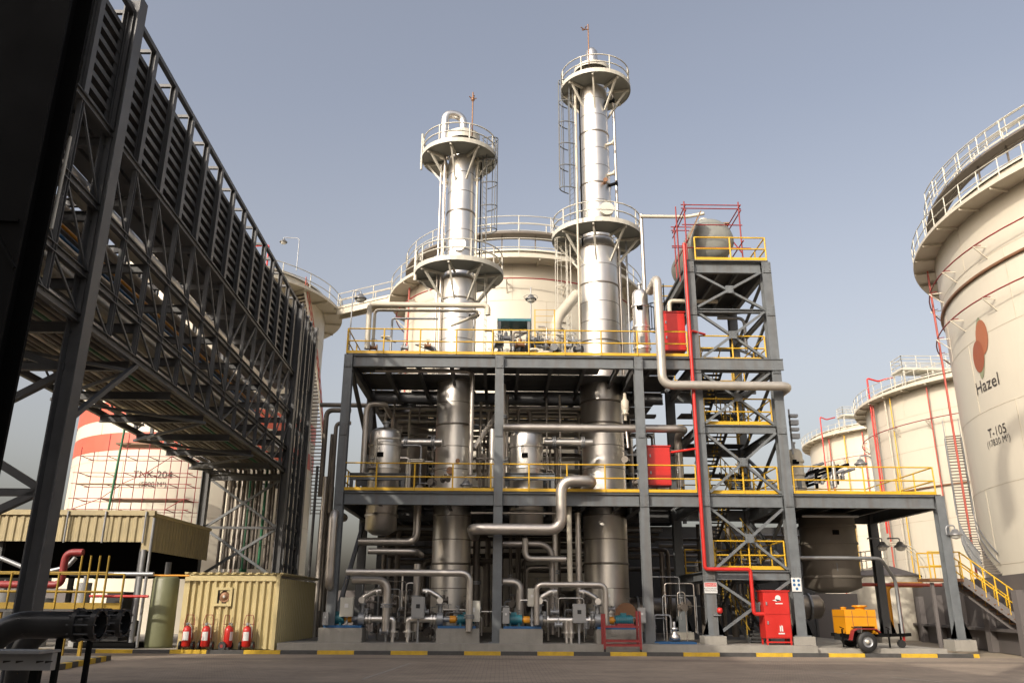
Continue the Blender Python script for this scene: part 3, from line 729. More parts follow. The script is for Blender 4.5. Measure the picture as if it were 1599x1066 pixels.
# top platform
xa, xb = XT1-.1, XT2+.1
YTT = YTB+.3
MB().box(xa, xb, YF-.2, YTT, Z3, Z3+.05).build('deck_plate', M['deck'], tw)
j = MB(); x = XT1+.7
while x < XT2-.2: j.ib((x, YF+.12, Z3-.14), (x, YTB-.12, Z3-.14), .1, .2, .02); x += .85
each(j, 'joist', M['steel'], tw)
rail_mb(MB(), [(xa+.4, YF-.16, Z3+.05), (xb-.05, YF-.16, Z3+.05), (xb-.05, YTT-.1, Z3+.05), (xa, YTT-.1, Z3+.05)], 1.1, 1.5, .034, toe=.14).build('handrail', M['yellow'], tw)
# side platform and cage ladder left of the tower top
b = MB(); ladder_mb(b, (P(1035,500,37).x, 37, 0), Z2+.1, Z3+.3, (-1, -.3, 0), r=.03); b.build('caged_ladder', M['black_st'], tw)

# drum on top
dc = P(1105, 372, 35.2); rD = 1.08; dz = Z3 + 1.68
t = thing('horizontal_drum', 'grey green horizontal drum on top of the stair tower', 'drum', (dc.x, 34.2, Z3))
prof = [(0.001,-.52),(.45,-.47),(.75,-.34),(.93,-.15),(1.0,0),(1.0,3.8),(.93,3.95),(.75,4.14),(.45,4.27),(.001,4.32)]
MB().lathe([(r*rD, z) for r, z in prof], (dc.x, 34.7, dz), 40, axis='y').build('vessel', M['drum'], t)
for y in (35.3, 37.6):
    MB().box(dc.x-.7, dc.x+.7, y, y+.25, Z3+.06, dz-.72).build('saddle', M['drum'], t)
b = MB().tube([(dc.x-.15, 35.2, dz+.9), (dc.x-.15, 35.2, dz+1.25)], .12); flange_mb(b, (dc.x-.15,35.2,dz+1.25), (0,0,1), .2); b.build('nozzle', M['white_st'], t)
# red scaffold around the drum
sc = thing('tube_scaffold', 'red tube scaffold with a hanging board around the tower drum', 'scaffold', (XT1, YF, Z3), None)
b = MB(); sx0, sx1 = P(1072,380,YF+.1).x, P(1158,380,YF+.1).x
zt = P(1070, 313, YF).z
for x in (sx0, sx1):
    for y in (YF+.1, YF+2.4): b.tube([(x, y, Z3+.06), (x, y, zt + (0 if y < YF+1 else -.2))], .034, 6)
    for z in (Z3+1.0, Z3+2.5, zt-.3): b.tube([(x, YF-.2, z), (x, YF+2.8, z)], .03, 6)
for z in (Z3+1.9, Z3+2.9, zt-.35):
    for y in (YF+.1, YF+2.4): b.tube([(sx0-.15, y, z), (sx1+.1, y, z)], .026, 6)
b.tube([(sx1, YF+.1, Z3+.5), (sx1, YF+2.4, zt-.4)], .03, 6); b.tube([(sx0-.6, YF+.4, Z3+.9), (sx1+.5, YF+.4, Z3+.9)], .026, 6)
for k in range(2): b.tube([(sx0-.35+.25*k, YF+.3+k, Z3-.4), (sx0-.35+.25*k, YF+.3+k, Z3+2.9)], .03, 6)
each(b, 'scaffold_tube', M['red_dk'], sc)
p1 = P(1088, 334, YF+.7)
MB().bar(P(1091,336,YF+.4), P(1073,378,YF+.4), .9, .05, up=(1,0,.3)).build('scaffold_board', M['plank'], sc)
MB().bar((sx0+.9, YF+2.0, Z3+2.62), (sx1-.05, YF+2.0, Z3+2.75), .9, .06).build('scaffold_board', M['plank'], sc)

# ------------------------------------------------------------------ distillation columns
def top_platform(t, cx, cy, r, z, rsh, gap=None, nb=8, m='white_st'):
    MB().lathe([(rsh+.06, z), (r, z), (r, z+.2), (r-.03,z+.16), (r-.03, z+.05), (rsh+.06, z+.05)], (cx, cy, 0), 40, smooth=False).build('platform', M['drum'], t); MB().lathe([(r+.003, z-.02), (r+.02, z-.02), (r+.02, z+.22), (r+.003, z+.22)], (cx, cy, 0), 40, smooth=False).build('platform_rim', M[m], t)
    rail_mb(MB(), arc(cx, cy, r-.05, 0, 2*PI, z+.1, 30), 1.0, 1.3, .034, toe=0).build('handrail', M[m], t)
    b = MB()
    for k in range(nb):
        a = 2*PI*(k+.5)/nb + .2; dx, dy = math.cos(a), math.sin(a)
        b.bar((cx+dx*rsh, cy+dy*rsh, z-.08), (cx+dx*(r-.06), cy+dy*(r-.06), z-.06), .09, .12)
        b.bar((cx+dx*rsh, cy+dy*rsh, z-1.5), (cx+dx*(r-.25), cy+dy*(r-.25), z-.1), .09, .09)
    each(b, 'platform_bracket', M[m], t)
def shell_bands(t, cx, cy, spec, step=1.05, m='ss'):
    """spec: list of (z0, z1, r0, r1)"""
    b = MB(); g = MB()
    for (z0, z1, r0, r1) in spec:
        b.lathe([(r0, z0), (r1, z1)], (cx, cy, 0), 56)
        n = max(1, round((z1-z0)/step))
        for k in range(n+1):
            z = z0 + (z1-z0)*k/n; r = r0 + (r1-r0)*k/n
            big = k % 3 == 0
            e = .035 if big else .008; h = .045 if big else .02
            g.lathe([(r, z-h), (r+e, z-h*.8), (r+e, z+h*.8), (r, z+h)], (cx, cy, 0), 56)
    b.build('shell', M[m], t); g.build('cladding_band', M['seam'], t)
Y1c, Y2c = 38.0, 38.5
x1 = P(703, 930, Y1c).x; x2 = P(948, 930, Y2c).x
c1 = thing('distillation_column', 'shorter stainless distillation column, left of the two, with hooked pipe on top', 'distillation column', (x1, Y1c, ZB))
zt1 = 25.1
shell_bands(c1, x1, Y1c, [(ZB, 17.0, .86, .89), (17.0, 17.5, .89, .74), (17.5, zt1, .73, .69)])
MB().lathe([(.69, zt1), (.62, zt1+.25), (.42, zt1+.45), (.2, zt1+.53), (.01, zt1+.55)], (x1, Y1c, 0), 40).build('head', M['ss'], c1)
MB().lathe([(.9, zt1-.2), (.9, zt1+.25), (.0, zt1+.27)], (x1+.0, Y1c, 0), 40, smooth=False).build('collar', M['white_st'], c1)
top_platform(c1, x1, Y1c, 2.2, 17.35, .86); top_platform(c1, x1-.15, Y1c, 1.95, 23.9, .66)
MB().tube([(x1, Y1c, zt1+.3), (x1, Y1c, 26.6), (x1-.95, Y1c-.3, 26.6), (x1-.95, Y1c-.3, 23.9)], .22, 14, .5).build('overhead_pipe', M['ss'], c1)
MB().tube([(x1-.85, Y1c-.5, 24.2), (x1-.85, Y1c-.5, ZB+11.6)], .085, 8).build('downcomer_pipe', M['pipe'], c1)
MB().tube([(x1-1.05, Y1c-.45, 23.4), (x1-1.05, Y1c-.45, ZB+11.6)], .05, 8).build('downcomer_pipe', M['pipe'], c1)
MB().tube([(x1+.82, Y1c-.35, 24.2), (x1+.82, Y1c-.35, 12)], .06, 8).build('downcomer_pipe', M['cream_p'], c1)
MB().tube([(x1+1.0, Y1c-.1, 24.2), (x1+1.0, Y1c-.1, 17.5)], .035, 6).build('downcomer_pipe', M['black_st'], c1)
b = MB(); ladder_mb(b, (x1+1.2, Y1c-.3, 0), 17.4, 25.0, (1,-.5,0), r=.032); b.build('caged_ladder', M['steel'], c1)
b = MB(); ladder_mb(b, (x1+1.35, Y1c-.3, 0), 12, 17.3, (1,-.2,0), cage=False); b.build('ladder', M['white_st'], c1)
b = MB().tube([(x1+.55, Y1c-1.6, 24.4), (x1+.55, Y1c-1.6, 27.0)], .035, 6)
for k in range(4): b.bar((x1+.55, Y1c-1.6, 26.55), (x1+.55+.2*math.cos(k*PI/2+.4), Y1c-1.6+.2*math.sin(k*PI/2+.4), 26.7), .04, .04)
b.lathe([(.0,26.45),(.09,26.5),(.09,26.65),(0,26.7)], (x1+.55, Y1c-1.6, 0), 8); b.build('lightning_rod', M['copper'], c1)
MB().tube([(x1-2.1, Y1c-.3, 23.2), (x1-2.1, Y1c-.3, 25.3)], .06, 8).build('davit', M['white_st'], c1)
MB().tube([(x1-2.15, Y1c-.3, 17.0), (x1-2.15, Y1c-.3, 18.6)], .09, 8).build('davit', M['white_st'], c1)

c2_ = thing('distillation_column', 'taller stainless distillation column, right of the two, with plain nozzle on top', 'distillation column', (x2, Y2c, ZB))
zt2 = 29.8
shell_bands(c2_, x2, Y2c, [(ZB, 11.0, 1.0, 1.0), (11.0, 19.0, 1.03, 1.0), (19.0, 19.6, 1.0, .84), (19.6, zt2, .82, .75)])
MB().lathe([(.75, zt2), (.68, zt2+.25), (.5, zt2+.45), (.33, zt2+.52)], (x2, Y2c, 0), 40).build('head', M['ss'], c2_)
MB().lathe([(1.0, zt2-.1), (1.0, zt2+.15), (.55, zt2+.42), (.0, zt2+.44)], (x2, Y2c, 0), 40, smooth=False).build('collar', M['white_st'], c2_)
MB().lathe([(.33, zt2+.4), (.33, 31.15), (.2, 31.35), (.01, 31.4)], (x2, Y2c, 0), 24).build('nozzle', M['ss'], c2_)
top_platform(c2_, x2, Y2c, 2.3, 19.65, .98); top_platform(c2_, x2+.15, Y2c, 1.9, 28.55, .72)
b = MB(); ladder_mb(b, (x2-1.25, Y2c-.2, 0), 20.1, 29.6, (-1,-.5,0), r=.032); b.build('caged_ladder', M['steel'], c2_)
b = MB(); ladder_mb(b, (x2-1.5, Y2c-.3, 0), 12, 20, (-1,-.3,0), cage=True); b.build('caged_ladder', M['white_st'], c2_)
for (dx, dy, z0, z1, r, m) in ((-1.0,-.35,12,29,.07,'cream_p'),(-.8,-.55,19,29,.04,'black_st'),(1.1,-.1,12,28.7,.075,'pipe'),(1.5,0,12,20,.05,'galv')):
    MB().tube([(x2+dx, Y2c+dy, z0), (x2+dx, Y2c+dy, z1)], r, 8).build('downcomer_pipe', M[m], c2_)
b = MB().tube([(x2-.35, Y2c-1.65, 29.1), (x2-.35, Y2c-1.65, 31.7)], .035, 6)
for k in range(4): b.bar((x2-.55, Y2c-1.65, 31.35), (x2-.55+.22*math.cos(k*PI/2+.4), Y2c-1.65+.2*math.sin(k*PI/2+.4), 31.45), .04, .04)
b.bar((x2-.35, Y2c-1.65, 31.35), (x2-.7, Y2c-1.65, 31.35), .03, .03); b.build('lightning_rod', M['copper'], c2_)
for (dz, s, m) in ((27.6,1,'black_st'),(22.6,1,'black_st'),(25.0,.9,'cream_p'),(23.2,.9,'cream_p')):
    b = MB().tube([(x2+.6*s, Y2c-.4, dz), (x2+1.05*s, Y2c-.6, dz+.05)], .09, 8); flange_mb(b, (x2+1.05*s, Y2c-.6, dz+.05), (1,-.4,0), .15); b.build('nozzle', M[m], c2_)
for (px, py, r, cx, cy, c) in ((945,283,.12,x2,Y2c,c2_),(868,880,.0,0,0,None),(737,660,.14,x1,Y1c,c1),(703,735,.17,x1,Y1c,c1),(715,720,.1,x1,Y1c,c1)):
    if not c: continue
    q = P(px, py, cy-.9); b = MB().tube([(q.x, cy-.7, q.z), (q.x, cy-1.05, q.z)], r*.7, 10); flange_mb(b, (q.x, cy-1.05, q.z), (0,1,0), r); b.build('nozzle', M['copper'], c)
# manway on tall column foot
q = P(977, 958, Y2c-1.2); b = MB(); b.tube([(q.x-.1, Y2c-.6, q.z), (q.x, Y2c-1.3, q.z)], .36, 20); flange_mb(b, (q.x, Y2c-1.3, q.z), (0,1,0), .47, .08); b.build('manway', M['copper'], c2_)
q = P(948, 325, Y2c-.9); MB().tube([(q.x, Y2c-.6, q.z), (q.x, Y2c-.9, q.z)], .36, 20).build('manway', M['white_st'], c2_)
q = P(716, 380, Y1c-.9); MB().tube([(q.x, Y1c-.5, q.z), (q.x, Y1c-.85, q.z)], .36, 20).build('manway', M['ss'], c1)

# ------------------------------------------------------------------ vessels on the decks
def vessel(px, y0, y1, Y, r, label, m='ss', z0=None, legs=True, name='vertical_vessel', dome=.3, bands=3):
    b0 = P(px, y1, Y); t1 = P(px, y0, Y); z0 = b0.z if z0 is None else z0
    t = thing(name, label, 'vessel', (b0.x, Y, z0)); H = t1.z - z0
    b = MB().lathe([(.01, 0), (r*.5, 0), (r, .22), (r, H-dome), (r*.93, H-dome*.55), (r*.7, H-dome*.2), (r*.35, H-.02), (.01, H)], (b0.x, Y, z0), 40)
    g = b
    for k in range(bands):
        z = z0 + .3 + (H-dome-.3)*(k+.5)/bands; g.lathe([(r, z-.05), (r+.05, z-.05), (r+.05, z+.05), (r, z+.05)], (b0.x, Y, 0), 40, smooth=False)
    g.build('shell', M[m], t)
    b = MB().tube([(b0.x, Y, z0+H-.05), (b0.x, Y, z0+H+.25)], r*.18, 10); flange_mb(b, (b0.x,Y,z0+H+.25), (0,0,1), r*.3); b.build('nozzle', M['galv'], t)
    b = MB()
    for k in range(3): b.cbox((b0.x+r*.92*math.cos(k*2.1+.4), Y+r*.92*math.sin(k*2.1+.4), z0+H*.3), .18, .18, .35)
    each(b, 'support_lug', M['steel'], t)
    q = MB().cbox((b0.x-.1, Y-r-.03, z0+H*.72), .28, .03, .2); q.build('name_plate', M['black_st'], t)
    return t
vessel(594, 668, 835, 36.2, .68, 'stainless vertical vessel at the left end of the lower deck', bands=4)
vessel(822, 672, 830, 36.2, .74, 'stainless vertical vessel between the two tall columns', bands=4)
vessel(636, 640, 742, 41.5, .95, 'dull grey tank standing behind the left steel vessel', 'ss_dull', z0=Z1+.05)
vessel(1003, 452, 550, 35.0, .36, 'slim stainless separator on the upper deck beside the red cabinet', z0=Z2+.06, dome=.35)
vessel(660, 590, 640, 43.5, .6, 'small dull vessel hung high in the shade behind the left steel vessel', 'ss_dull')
for (px, y0, y1, Y, r, lb) in ((1302,800,925,37.6,1.2,'large dim round vessel hanging under the right hand deck'),):
    vessel(px, y0, y1, Y, r, lb, 'insul', bands=4)
# support ledges for the two deck vessels
for (px, lb) in ((594,'left'),(822,'centre')):
    q = P(px, 745, 36.2); MB().ib((q.x-1.2, 35.3, q.z-.1), (q.x+1.2, 35.3, q.z-.1), .15, .3, .02).build('vessel_bearer', M['steel'], fr)
    MB().ib((q.x-1.2, 37.1, q.z-.1), (q.x+1.2, 37.1, q.z-.1), .15, .3, .02).build('vessel_bearer', M['steel'], fr)
    for s in (-1.1, 1.1):
        for y in (35.3, 37.1): MB().bar((q.x+s, y, Z1+.05), (q.x+s, y, q.z-.26), .14, .14).build('vessel_bearer', M['steel'], fr)

# ------------------------------------------------------------------ the pipes one can follow
PM = M['pipe']; SS = M['ss']; CP = M['cream_p']
pipe(path((741,836,36),(741,836,32.85),(877,836,32.85),(877,750,32.85),(925,750,32.85),(925,750,37.6)), .22, PM, 'fat silver pipe stepping across the lower deck edge into the taller column', bend=.5, n=18)
pipe(path((537,808,35.2),(537,818,33.05),(531,915,33.05),(531,930,34)), .17, PM, 'upright silver pipe beside the left front column', bend=.35)
pipe(path((541,893,33.05),(734,893,33.05),(734,985,33.05)), .13, PM, 'silver pipe running level above the left pumps then dropping', bend=.35, fl=((1,.75),))
pipe(path((560,845,35),(650,845,35),(655,760,35),(655,755,36.5),(700,755,36.5)), .16, PM, 'silver pipe curving up through the lower deck left of the shorter column', bend=.4)
pipe(path((575,860,34.6),(650,860,34.6),(650,860,37)), .12, PM, 'short level silver pipe below the lower deck at left', bend=.3)
pipe(path((550,905,33.4),(606,897,33.4),(610,985,33.4)), .15, PM, 'bent silver pipe dropping to the leftmost pump', bend=.4, fl=((1,.5),))
pipe(path((652,880,34),(652,985,34)), .14, PM, 'upright silver pipe into the second pump from the left', fl=((0,.5),))
pipe(path((785,908,34.6),(812,908,34.6),(812,985,34.6)), .17, PM, 'thick bent pipe right of the centre front column', bend=.45)
pipe(path((838,975,33.1),(838,912,33.1),(945,912,33.1),(945,975,33.1)), .105, PM, 'thin silver loop pipe over the right pair of pumps', bend=.25)
pipe(path((888,760,33.9),(889,910,33.9)), .105, CP, 'pale upright pipe dropping from the lower deck in front of the taller column')
pipe(path((902,800,34.6),(905,985,34.6)), .12, PM, 'grey upright pipe just right of the pale one', fl=((0,.6),))
pipe(path((866,785,35),(868,985,35)), .11, PM, 'dull upright pipe left of the pale one', fl=((0,.55),))
pipe(path((785,849,34.4),(850,849,34.4),(862,862,34.4),(862,990,34.4)), .13, M['ss_dull'], 'dull pipe bending down behind the fat stepped pipe', bend=.4)
pipe(path((820,840,34),(820,872,34),(884,872,34)), .12, PM, 'short silver pipe stepping right beneath the fat stepped pipe', bend=.3)
pipe(path((735,800,34),(777,803,34),(877,802,34)), .055, PM, 'thin silver pipe just under the lower deck beam', bend=.2)
pipe(path((786,667,34.4),(1070,667,34.4),(1072,667,36),(1080,760,36)), .17, PM, 'long level silver pipe crossing between the decks to the right', bend=.4, n=14)
pipe(path((586,578,34.6),(738,578,34.6),(738,742,34.6)), .10, PM, 'silver pipe below the upper deck beam turning down by the shorter column', bend=.3)
pipe(path((566,740,35.6),(566,630,35.6),(600,630,35.6),(600,630,38)), .12, PM, 'bent silver pipe at the left end between the decks', bend=.35)
pipe(path((620,690,36.5),(690,690,36.5)), .17, SS, 'stub pipe from the left steel vessel to the shorter column', fl=((0,.2),(0,.8)))
pipe(path((850,690,36.4),(925,690,36.4)), .17, SS, 'stub pipe from the centre steel vessel to the taller column', fl=((0,.2),(0,.8)))
pipe(path((625,715,35.5),(640,715,35.5),(640,770,35.5)), .07, PM, 'thin bent pipe beside the left steel vessel', bend=.2)
pipe(path((740,700,35.2),(780,640,36.2)), .11, PM, 'slanting silver pipe left of the centre front column')
pipe(path((783,775,35),(783,600,35)), .15, PM, 'upright silver pipe just behind the centre front column', fl=((0,.3),(0,.7)))
pipe(path((768,760,35),(768,670,35)), .14, SS, 'short bright standpipe left of the centre front column')
pipe(path((1015,455,34.6),(1026,455,32.9),(1033,601,32.9),(1233,603,32.9),(1233,603,34.4),(1238,760,34.4)), .19, M['pale_pipe'], 'fat pale pipe dropping from the separator and crossing in front of the tower', bend=.45, n=16)
pipe(path((1001,335,36.5),(1001,458,35)), .09, PM, 'slim upright pipe into the top of the separator')
pipe(path((1000,338,36.4),(1072,338,36.4),(1100,338,36.0)), .085, CP, 'level pale pipe from the taller column over to the drum')
pipe(path((573,545,34.6),(573,475,34.6),(762,475,34.6),(762,492,34.6)), .12, CP, 'pale pipe framing the upper deck in front of the shorter column', bend=.2)
pipe(path((582,545,35),(582,484,35),(745,484,35),(745,492,35),(705,492,36.5)), .07, CP, 'thinner pale pipe just under the other on the upper deck', bend=.2)
pipe(path((610,548,35.5),(610,497,35.5),(685,497,35.5)), .05, M['galv'], 'thin grey pipe near the left end of the upper deck', bend=.1)
pipe(path((868,548,36),(868,500,36),(900,460,37.6)), .26, CP, 'thick cream pipe slanting from the upper deck into the taller column', bend=.6)
pipe(path((906,548,36),(902,300,36.9)), .05, CP, 'slim upright pipe beside the taller column')
pipe(path((1050,560,36),(1050,470,36),(1120,468,36)), .10, CP, 'pale pipe rising behind the upper red cabinet', bend=.2)
pipe(path((1166,548,37),(1166,497,37),(1120,493,37)), .08, M['galv'], 'grey pipe bending down inside the tower top', bend=.3)
pipe(path((1300,700+20,36),(1300,760,36)), .09, PM, 'short standpipe on the right hand deck')
pipe(path((1240,870,34.8),(1375,872,34.8),(1398,905,36),(1402,990,36)), .07, M['galv'], 'thin grey pipe under the right deck bending to the ground', bend=.3, bands=False)
pipe(path((1252,805,34.5),(1340,805,34.5)), .06, M['galv'], 'thin grey pipe slung under the right deck edge', bands=False)
pipe(path((500,632,42),(545,632,42),(575,632,42)), .12, M['pipe_d'], 'dark pipe leading from the rack to the process frame', bands=False)
pipe(path((500,775,41),(500,640,41),(548,640,41)), .13, M['pipe_d'], 'dark pipe rising beside the rack end', bands=False)
pipe(path((515,800,40),(515,660,40),(548,660,40)), .10, M['pipe_d'], 'second dark pipe rising beside the rack end', bands=False)
pipe(path((1345,912,40),(1470,912,40)), .08, M['red_dull'], 'level red pipe on the bund wall under the right deck', bands=False, name='fire_pipe')
pipe(path((1395,1000,42),(1384,912,42),(1440,917,42)), .13, M['orange'], 'orange pipe standing beside the bund wall', bands=False, bend=.4)
pipe(path((1412,1000,40.5),(1412,912,40.5)), .06, M['red'], 'thin upright red pipe beside the bund wall', bands=False, name='fire_pipe')
# red fire line down the tower
pipe(path((1068,380,33.1),(1092,700,33.1),(1099,888,33.1),(1172,893,33.1),(1180,958,33.1),(1198,958,33.1)), .075, M['red'], 'long red fire pipe running down the tower to the cabinet', bend=.12, bands=False, name='fire_pipe')
for (a, lb) in ((((1088,700,33.1),(1048,704,34.0)), 'red branch pipe to the lower deck cabinet'), (((1080,545,33.1),(1080,516,33.1),(1100,513,33.6)), 'red branch pipe near the upper cabinet')):
    pipe(path(*a), .05, M['red'], lb, bands=False, name='fire_pipe')
# fire and hose cabinets
def cabinet(px, y0, y1, w_, Y, label, legs=False, marks=False, dp=.7):
    p0 = P(px, y1, Y); z1 = P(px, y0, Y).z; t = thing('fire_cabinet', label, 'fire cabinet', (p0.x, Y, p0.z))
    MB().box(p0.x-w_/2, p0.x+w_/2, Y, Y+dp, p0.z, z1).build('cabinet_body', M['red'], t)
    zm = (p0.z+z1)/2
    for a, b_ in ((p0.z+.03, zm-.02), (zm+.02, z1-.03)): MB().box(p0.x-w_/2+.03, p0.x+w_/2-.03, Y-.02, Y-.002, a, b_).build('cabinet_door', M['red'], t)
    b = MB().box(p0.x-w_/2-.04, p0.x+w_/2+.04, Y-.05, Y+dp+.04, z1+.002, z1+.05); b.build('cabinet_roof', M['red'], t)
    for z in (zm+.35, zm-.35): MB().box(p0.x-w_/2+.08, p0.x-w_/2+.13, Y-.06, Y-.022, z, z+.12).build('handle', M['galv'], t)
    if legs:
        b = MB()
        for sx in (-1, 1):
            for y in (Y+.04, Y+dp-.04): b.bar((p0.x+sx*(w_/2-.05), y, ZB), (p0.x+sx*(w_/2-.05), y, p0.z), .06, .06)
        b.bar((p0.x-w_/2, Y+.04, ZB+.1), (p0.x+w_/2, Y+.04, ZB+.1), .05, .05); each(b, 'leg', M['red'], t)
    if marks:
        q = Vector((p0.x+.1, Y-.026, zm+.55)); b = MB()
        b.add([(q.x-.03+.11*math.cos(a), q.y, q.z+.06+.11*math.sin(a)) for a in [2*PI*i/14 for i in range(14)]], [tuple(range(14))])
        b.add([(q.x-.25,q.y,q.z-.02),(q.x-.1,q.y,q.z-.06),(q.x+.1,q.y,q.z-.02),(q.x-.1,q.y,q.z+.02)], [(0,1,2,3)]); b.box(q.x-.14, q.x+.14, q.y-.001, q.y, q.z-.16, q.z-.12)
        z = zm-.5; b.add([(q.x-.06,q.y,z-.1),(q.x-.01,q.y,z-.1),(q.x-.01,q.y,z+.08),(q.x-.05,q.y,z+.12)], [(0,1,2,3)]); b.add([(q.x+.01,q.y,z-.1),(q.x+.07,q.y,z-.1),(q.x+.06,q.y,z+.1),(q.x+.01,q.y,z+.12)], [(0,1,2,3)])
        b.box(q.x-.12, q.x+.12, q.y-.001, q.y, z-.2, z-.15); b.build('marking', M['white'], t)
    return t
cabinet(1217, 923, 996, 1.0, 33.0, 'red fire cabinet on legs with white symbols at the tower foot', True, True)
cabinet(1031, 697, 757, .95, 33.9, 'red cabinet on the lower deck behind the yellow rail')
cabinet(1055, 488, 547, .95, 33.9, 'red cabinet on the upper deck left of the tower')

# ------------------------------------------------------------------ pumps
def pump(px, s, label):
    """s=+1 the motor stands left of the coupling, -1 right"""
    Y = 33.6; x = P(px, 985, Y).x; t = thing('pump_set', label, 'pump', (x, Y, ZB))
    X = lambda d: x + s*d
    MB().box(min(X(-.15),X(1.5)), max(X(-.15),X(1.5)), Y-.45, Y+.7, ZB-.02, .88).build('concrete_block', M['conc'], t)
    MB().box(min(X(0),X(1.45)), max(X(0),X(1.45)), Y-.35, Y+.5, .884, .97).build('base_frame', M['blue'], t)
    b = MB().tube([(X(.05),Y,1.2), (X(.72),Y,1.2)], .19, 18)
    for k in range(8): b.tube([(X(.1+.07*k),Y,1.2), (X(.12+.07*k),Y,1.2)], .215, 18, smooth=False)
    b.cbox((X(.4), Y, 1.42), .22, .2, .12); b.cbox((X(.25),Y,1.02),.08,.3,.12); b.cbox((X(.6),Y,1.02),.08,.3,.12)
    b.build('motor', M['teal'], t)
    b = MB().tube([(X(.72),Y,1.2), (X(.78),Y,1.2)], .06, 10); b.tube([(X(.78),Y,1.2), (X(1.02),Y,1.2)], .14, 16); b.build('coupling_guard', M['orange'], t)
    b = MB().tube([(X(1.02),Y,1.2), (X(1.3),Y,1.2)], .10, 12); b.tube([(X(1.28),Y,1.2), (X(1.52),Y,1.2)], .25, 20)
    b.tube([(X(1.4),Y,1.2), (X(1.4),Y,1.75)], .09, 10); flange_mb(b, (X(1.4),Y,1.75), (0,0,1), .17); b.build('pump_casing', M['galv'], t)
    b = MB().tube([(X(1.52),Y,1.2), (X(2.4),Y,1.2), (X(2.62),Y,1.2), (X(2.62),Y+.05,.55)], .12, 12, .3); flange_mb(b, (X(1.6),Y,1.2),(1,0,0),.2); flange_mb(b, (X(1.72),Y,1.2),(1,0,0),.2)
    flange_mb(b, (X(2.62),Y,.75),(0,0,1),.2); b.tube([(X(2.62),Y,.55),(X(2.62),Y,ZB)], .07, 8); b.build('suction_pipe', M['ss'], t)
    b = MB().tube([(X(1.4),Y,1.75), (X(1.4),Y,2.0), (X(1.85),Y,2.25), (X(2.1),Y,2.25)], .1, 12, .3); flange_mb(b, (X(1.95),Y,2.2),(1,0,0),.17); b.tube([(X(1.4),Y,1.9),(X(1.4),Y-.3,1.9)], .05, 8); flange_mb(b,(X(1.4),Y-.3,1.9),(0,1,0),.12)
    b.build('discharge_pipe', M['ss'], t)
    return t
pump(507, 1, 'pump with teal motor at the far left of the front row')
pump(743, -1, 'pump with teal motor left of the centre front column')
pump(786, 1, 'pump with teal motor right of the centre front column')
pump(990, -1, 'pump with teal motor behind the red trolley')
def box_post(px, y0, y1, w_, Y, label, m='box_g', post=True, plate=False):
    p = P(px, y1, Y); z1 = P(px, y0, Y).z; t = thing('instrument_box', label, 'instrument box', (p.x, Y, ZB))
    MB().box(p.x-w_/2, p.x+w_/2, Y, Y+.22, p.z, z1).build('enclosure', M[m], t)
    b = MB().box(p.x-w_/2+.04, p.x+w_/2-.04, Y-.012, Y-.002, p.z+.04, z1-.04); b.build('door', M[m], t)
    MB().cbox((p.x, Y-.02, (p.z+z1)/2+.05), w_*.3, .012, w_*.3).build('gauge_window' if plate else 'name_plate', M['black'] if plate else M['white'], t)
    if post: MB().bar((p.x, Y+.3, ZB), (p.x, Y+.3, z1-.05), .07, .07).build('post', M['galv'], t)
    return t
box_post(540, 932, 962, .5, 33.2, 'pale instrument box left of the front pumps', 'white_st')
box_post(652, 931, 965, .5, 33.2, 'grey instrument box between the left pair of pumps', plate=True)
box_post(738, 937, 970, .55, 33.2, 'pale box left of the centre front column', 'white_st')
box_post(790, 948, 973, .26, 33.2, 'small grey switch box right of the centre front column')
box_post(831, 918, 946, .34, 33.2, 'pale grey box over the third pump', 'white_st')
box_post(905, 942, 972, .5, 33.2, 'grey instrument box between the right pair of pumps', plate=True)
box_post(951, 918, 945, .36, 33.2, 'pale grey box in front of the taller column', 'white_st')
box_post(1003, 948, 972, .28, 33.0, 'small grey switch box on the right front column')
box_post(507, 955, 975, .2, 33.0, 'tiny switch box at the left front corner')
box_post(602, 930, 968, .3, 33.5, 'tall slim grey box behind the leftmost pump', plate=True)
for i, (px, py, Y, r) in enumerate(((572,955,33.6,.07),(664,955,34,.07),(715,950,33.6,.06),(746,950,33.4,.06),(850,960,33.5,.07),(866,955,33.8,.08),(925,960,33.5,.07),(872,975,33.2,.07),(915,975,33.4,.07),(600,985,33.4,.08),(688,985,33.5,.08),(955,950,33.4,.06))):
    valve(P(px,py,Y), (1,0,0) if i % 2 else (0,0,1), r, 'small steel valve among the front pumps', group='small valves around the front pumps', up=(0,0,1) if i % 2 else (0,-1,0))
# valve station on the upper deck
for i, (px, py, Y, r) in enumerate(((668,540,35,.07),(778,540,35.5,.11),(790,528,36,.12),(812,538,35.2,.11),(828,530,35.6,.10),(845,540,35.2,.12),(862,536,36,.12),(886,540,35,.09),(895,533,35.6,.09),(583,543,35,.09),(632,543,35,.08))):
    valve(P(px,py,Y), (1,0,0), r, 'valve with handwheel standing on the upper deck', group='valves on the upper deck', m=M['galv'] if i % 3 else M['copper'])
for i in range(9):
    a = P(770+i*14, 548, 36.5); zz = 1.0 + .5*((i*37) % 5)/5
    pipe([a, a + Vector((0,0,zz)), a + Vector((.5 if i % 2 else -.4,0,zz))], .05, M['cream_p'] if i % 2 else M['pipe'], 'thin bent pipe of the valve station on the upper deck', 'thin pipes of the upper deck valve station', bands=False, fl=((0,.4),))
q = P(800, 547, 35.5); t = thing('valve_stand', 'grey green steel frame over the valves on the upper deck', 'frame', tuple(q))
b = MB(); ztop = P(800, 502, 35.5).z
for dx in (-.6, .75):
    for dy in (0, 1.2): b.bar((q.x+dx, 35.5+dy, q.z), (q.x+dx, 35.5+dy, ztop), .14, .14)
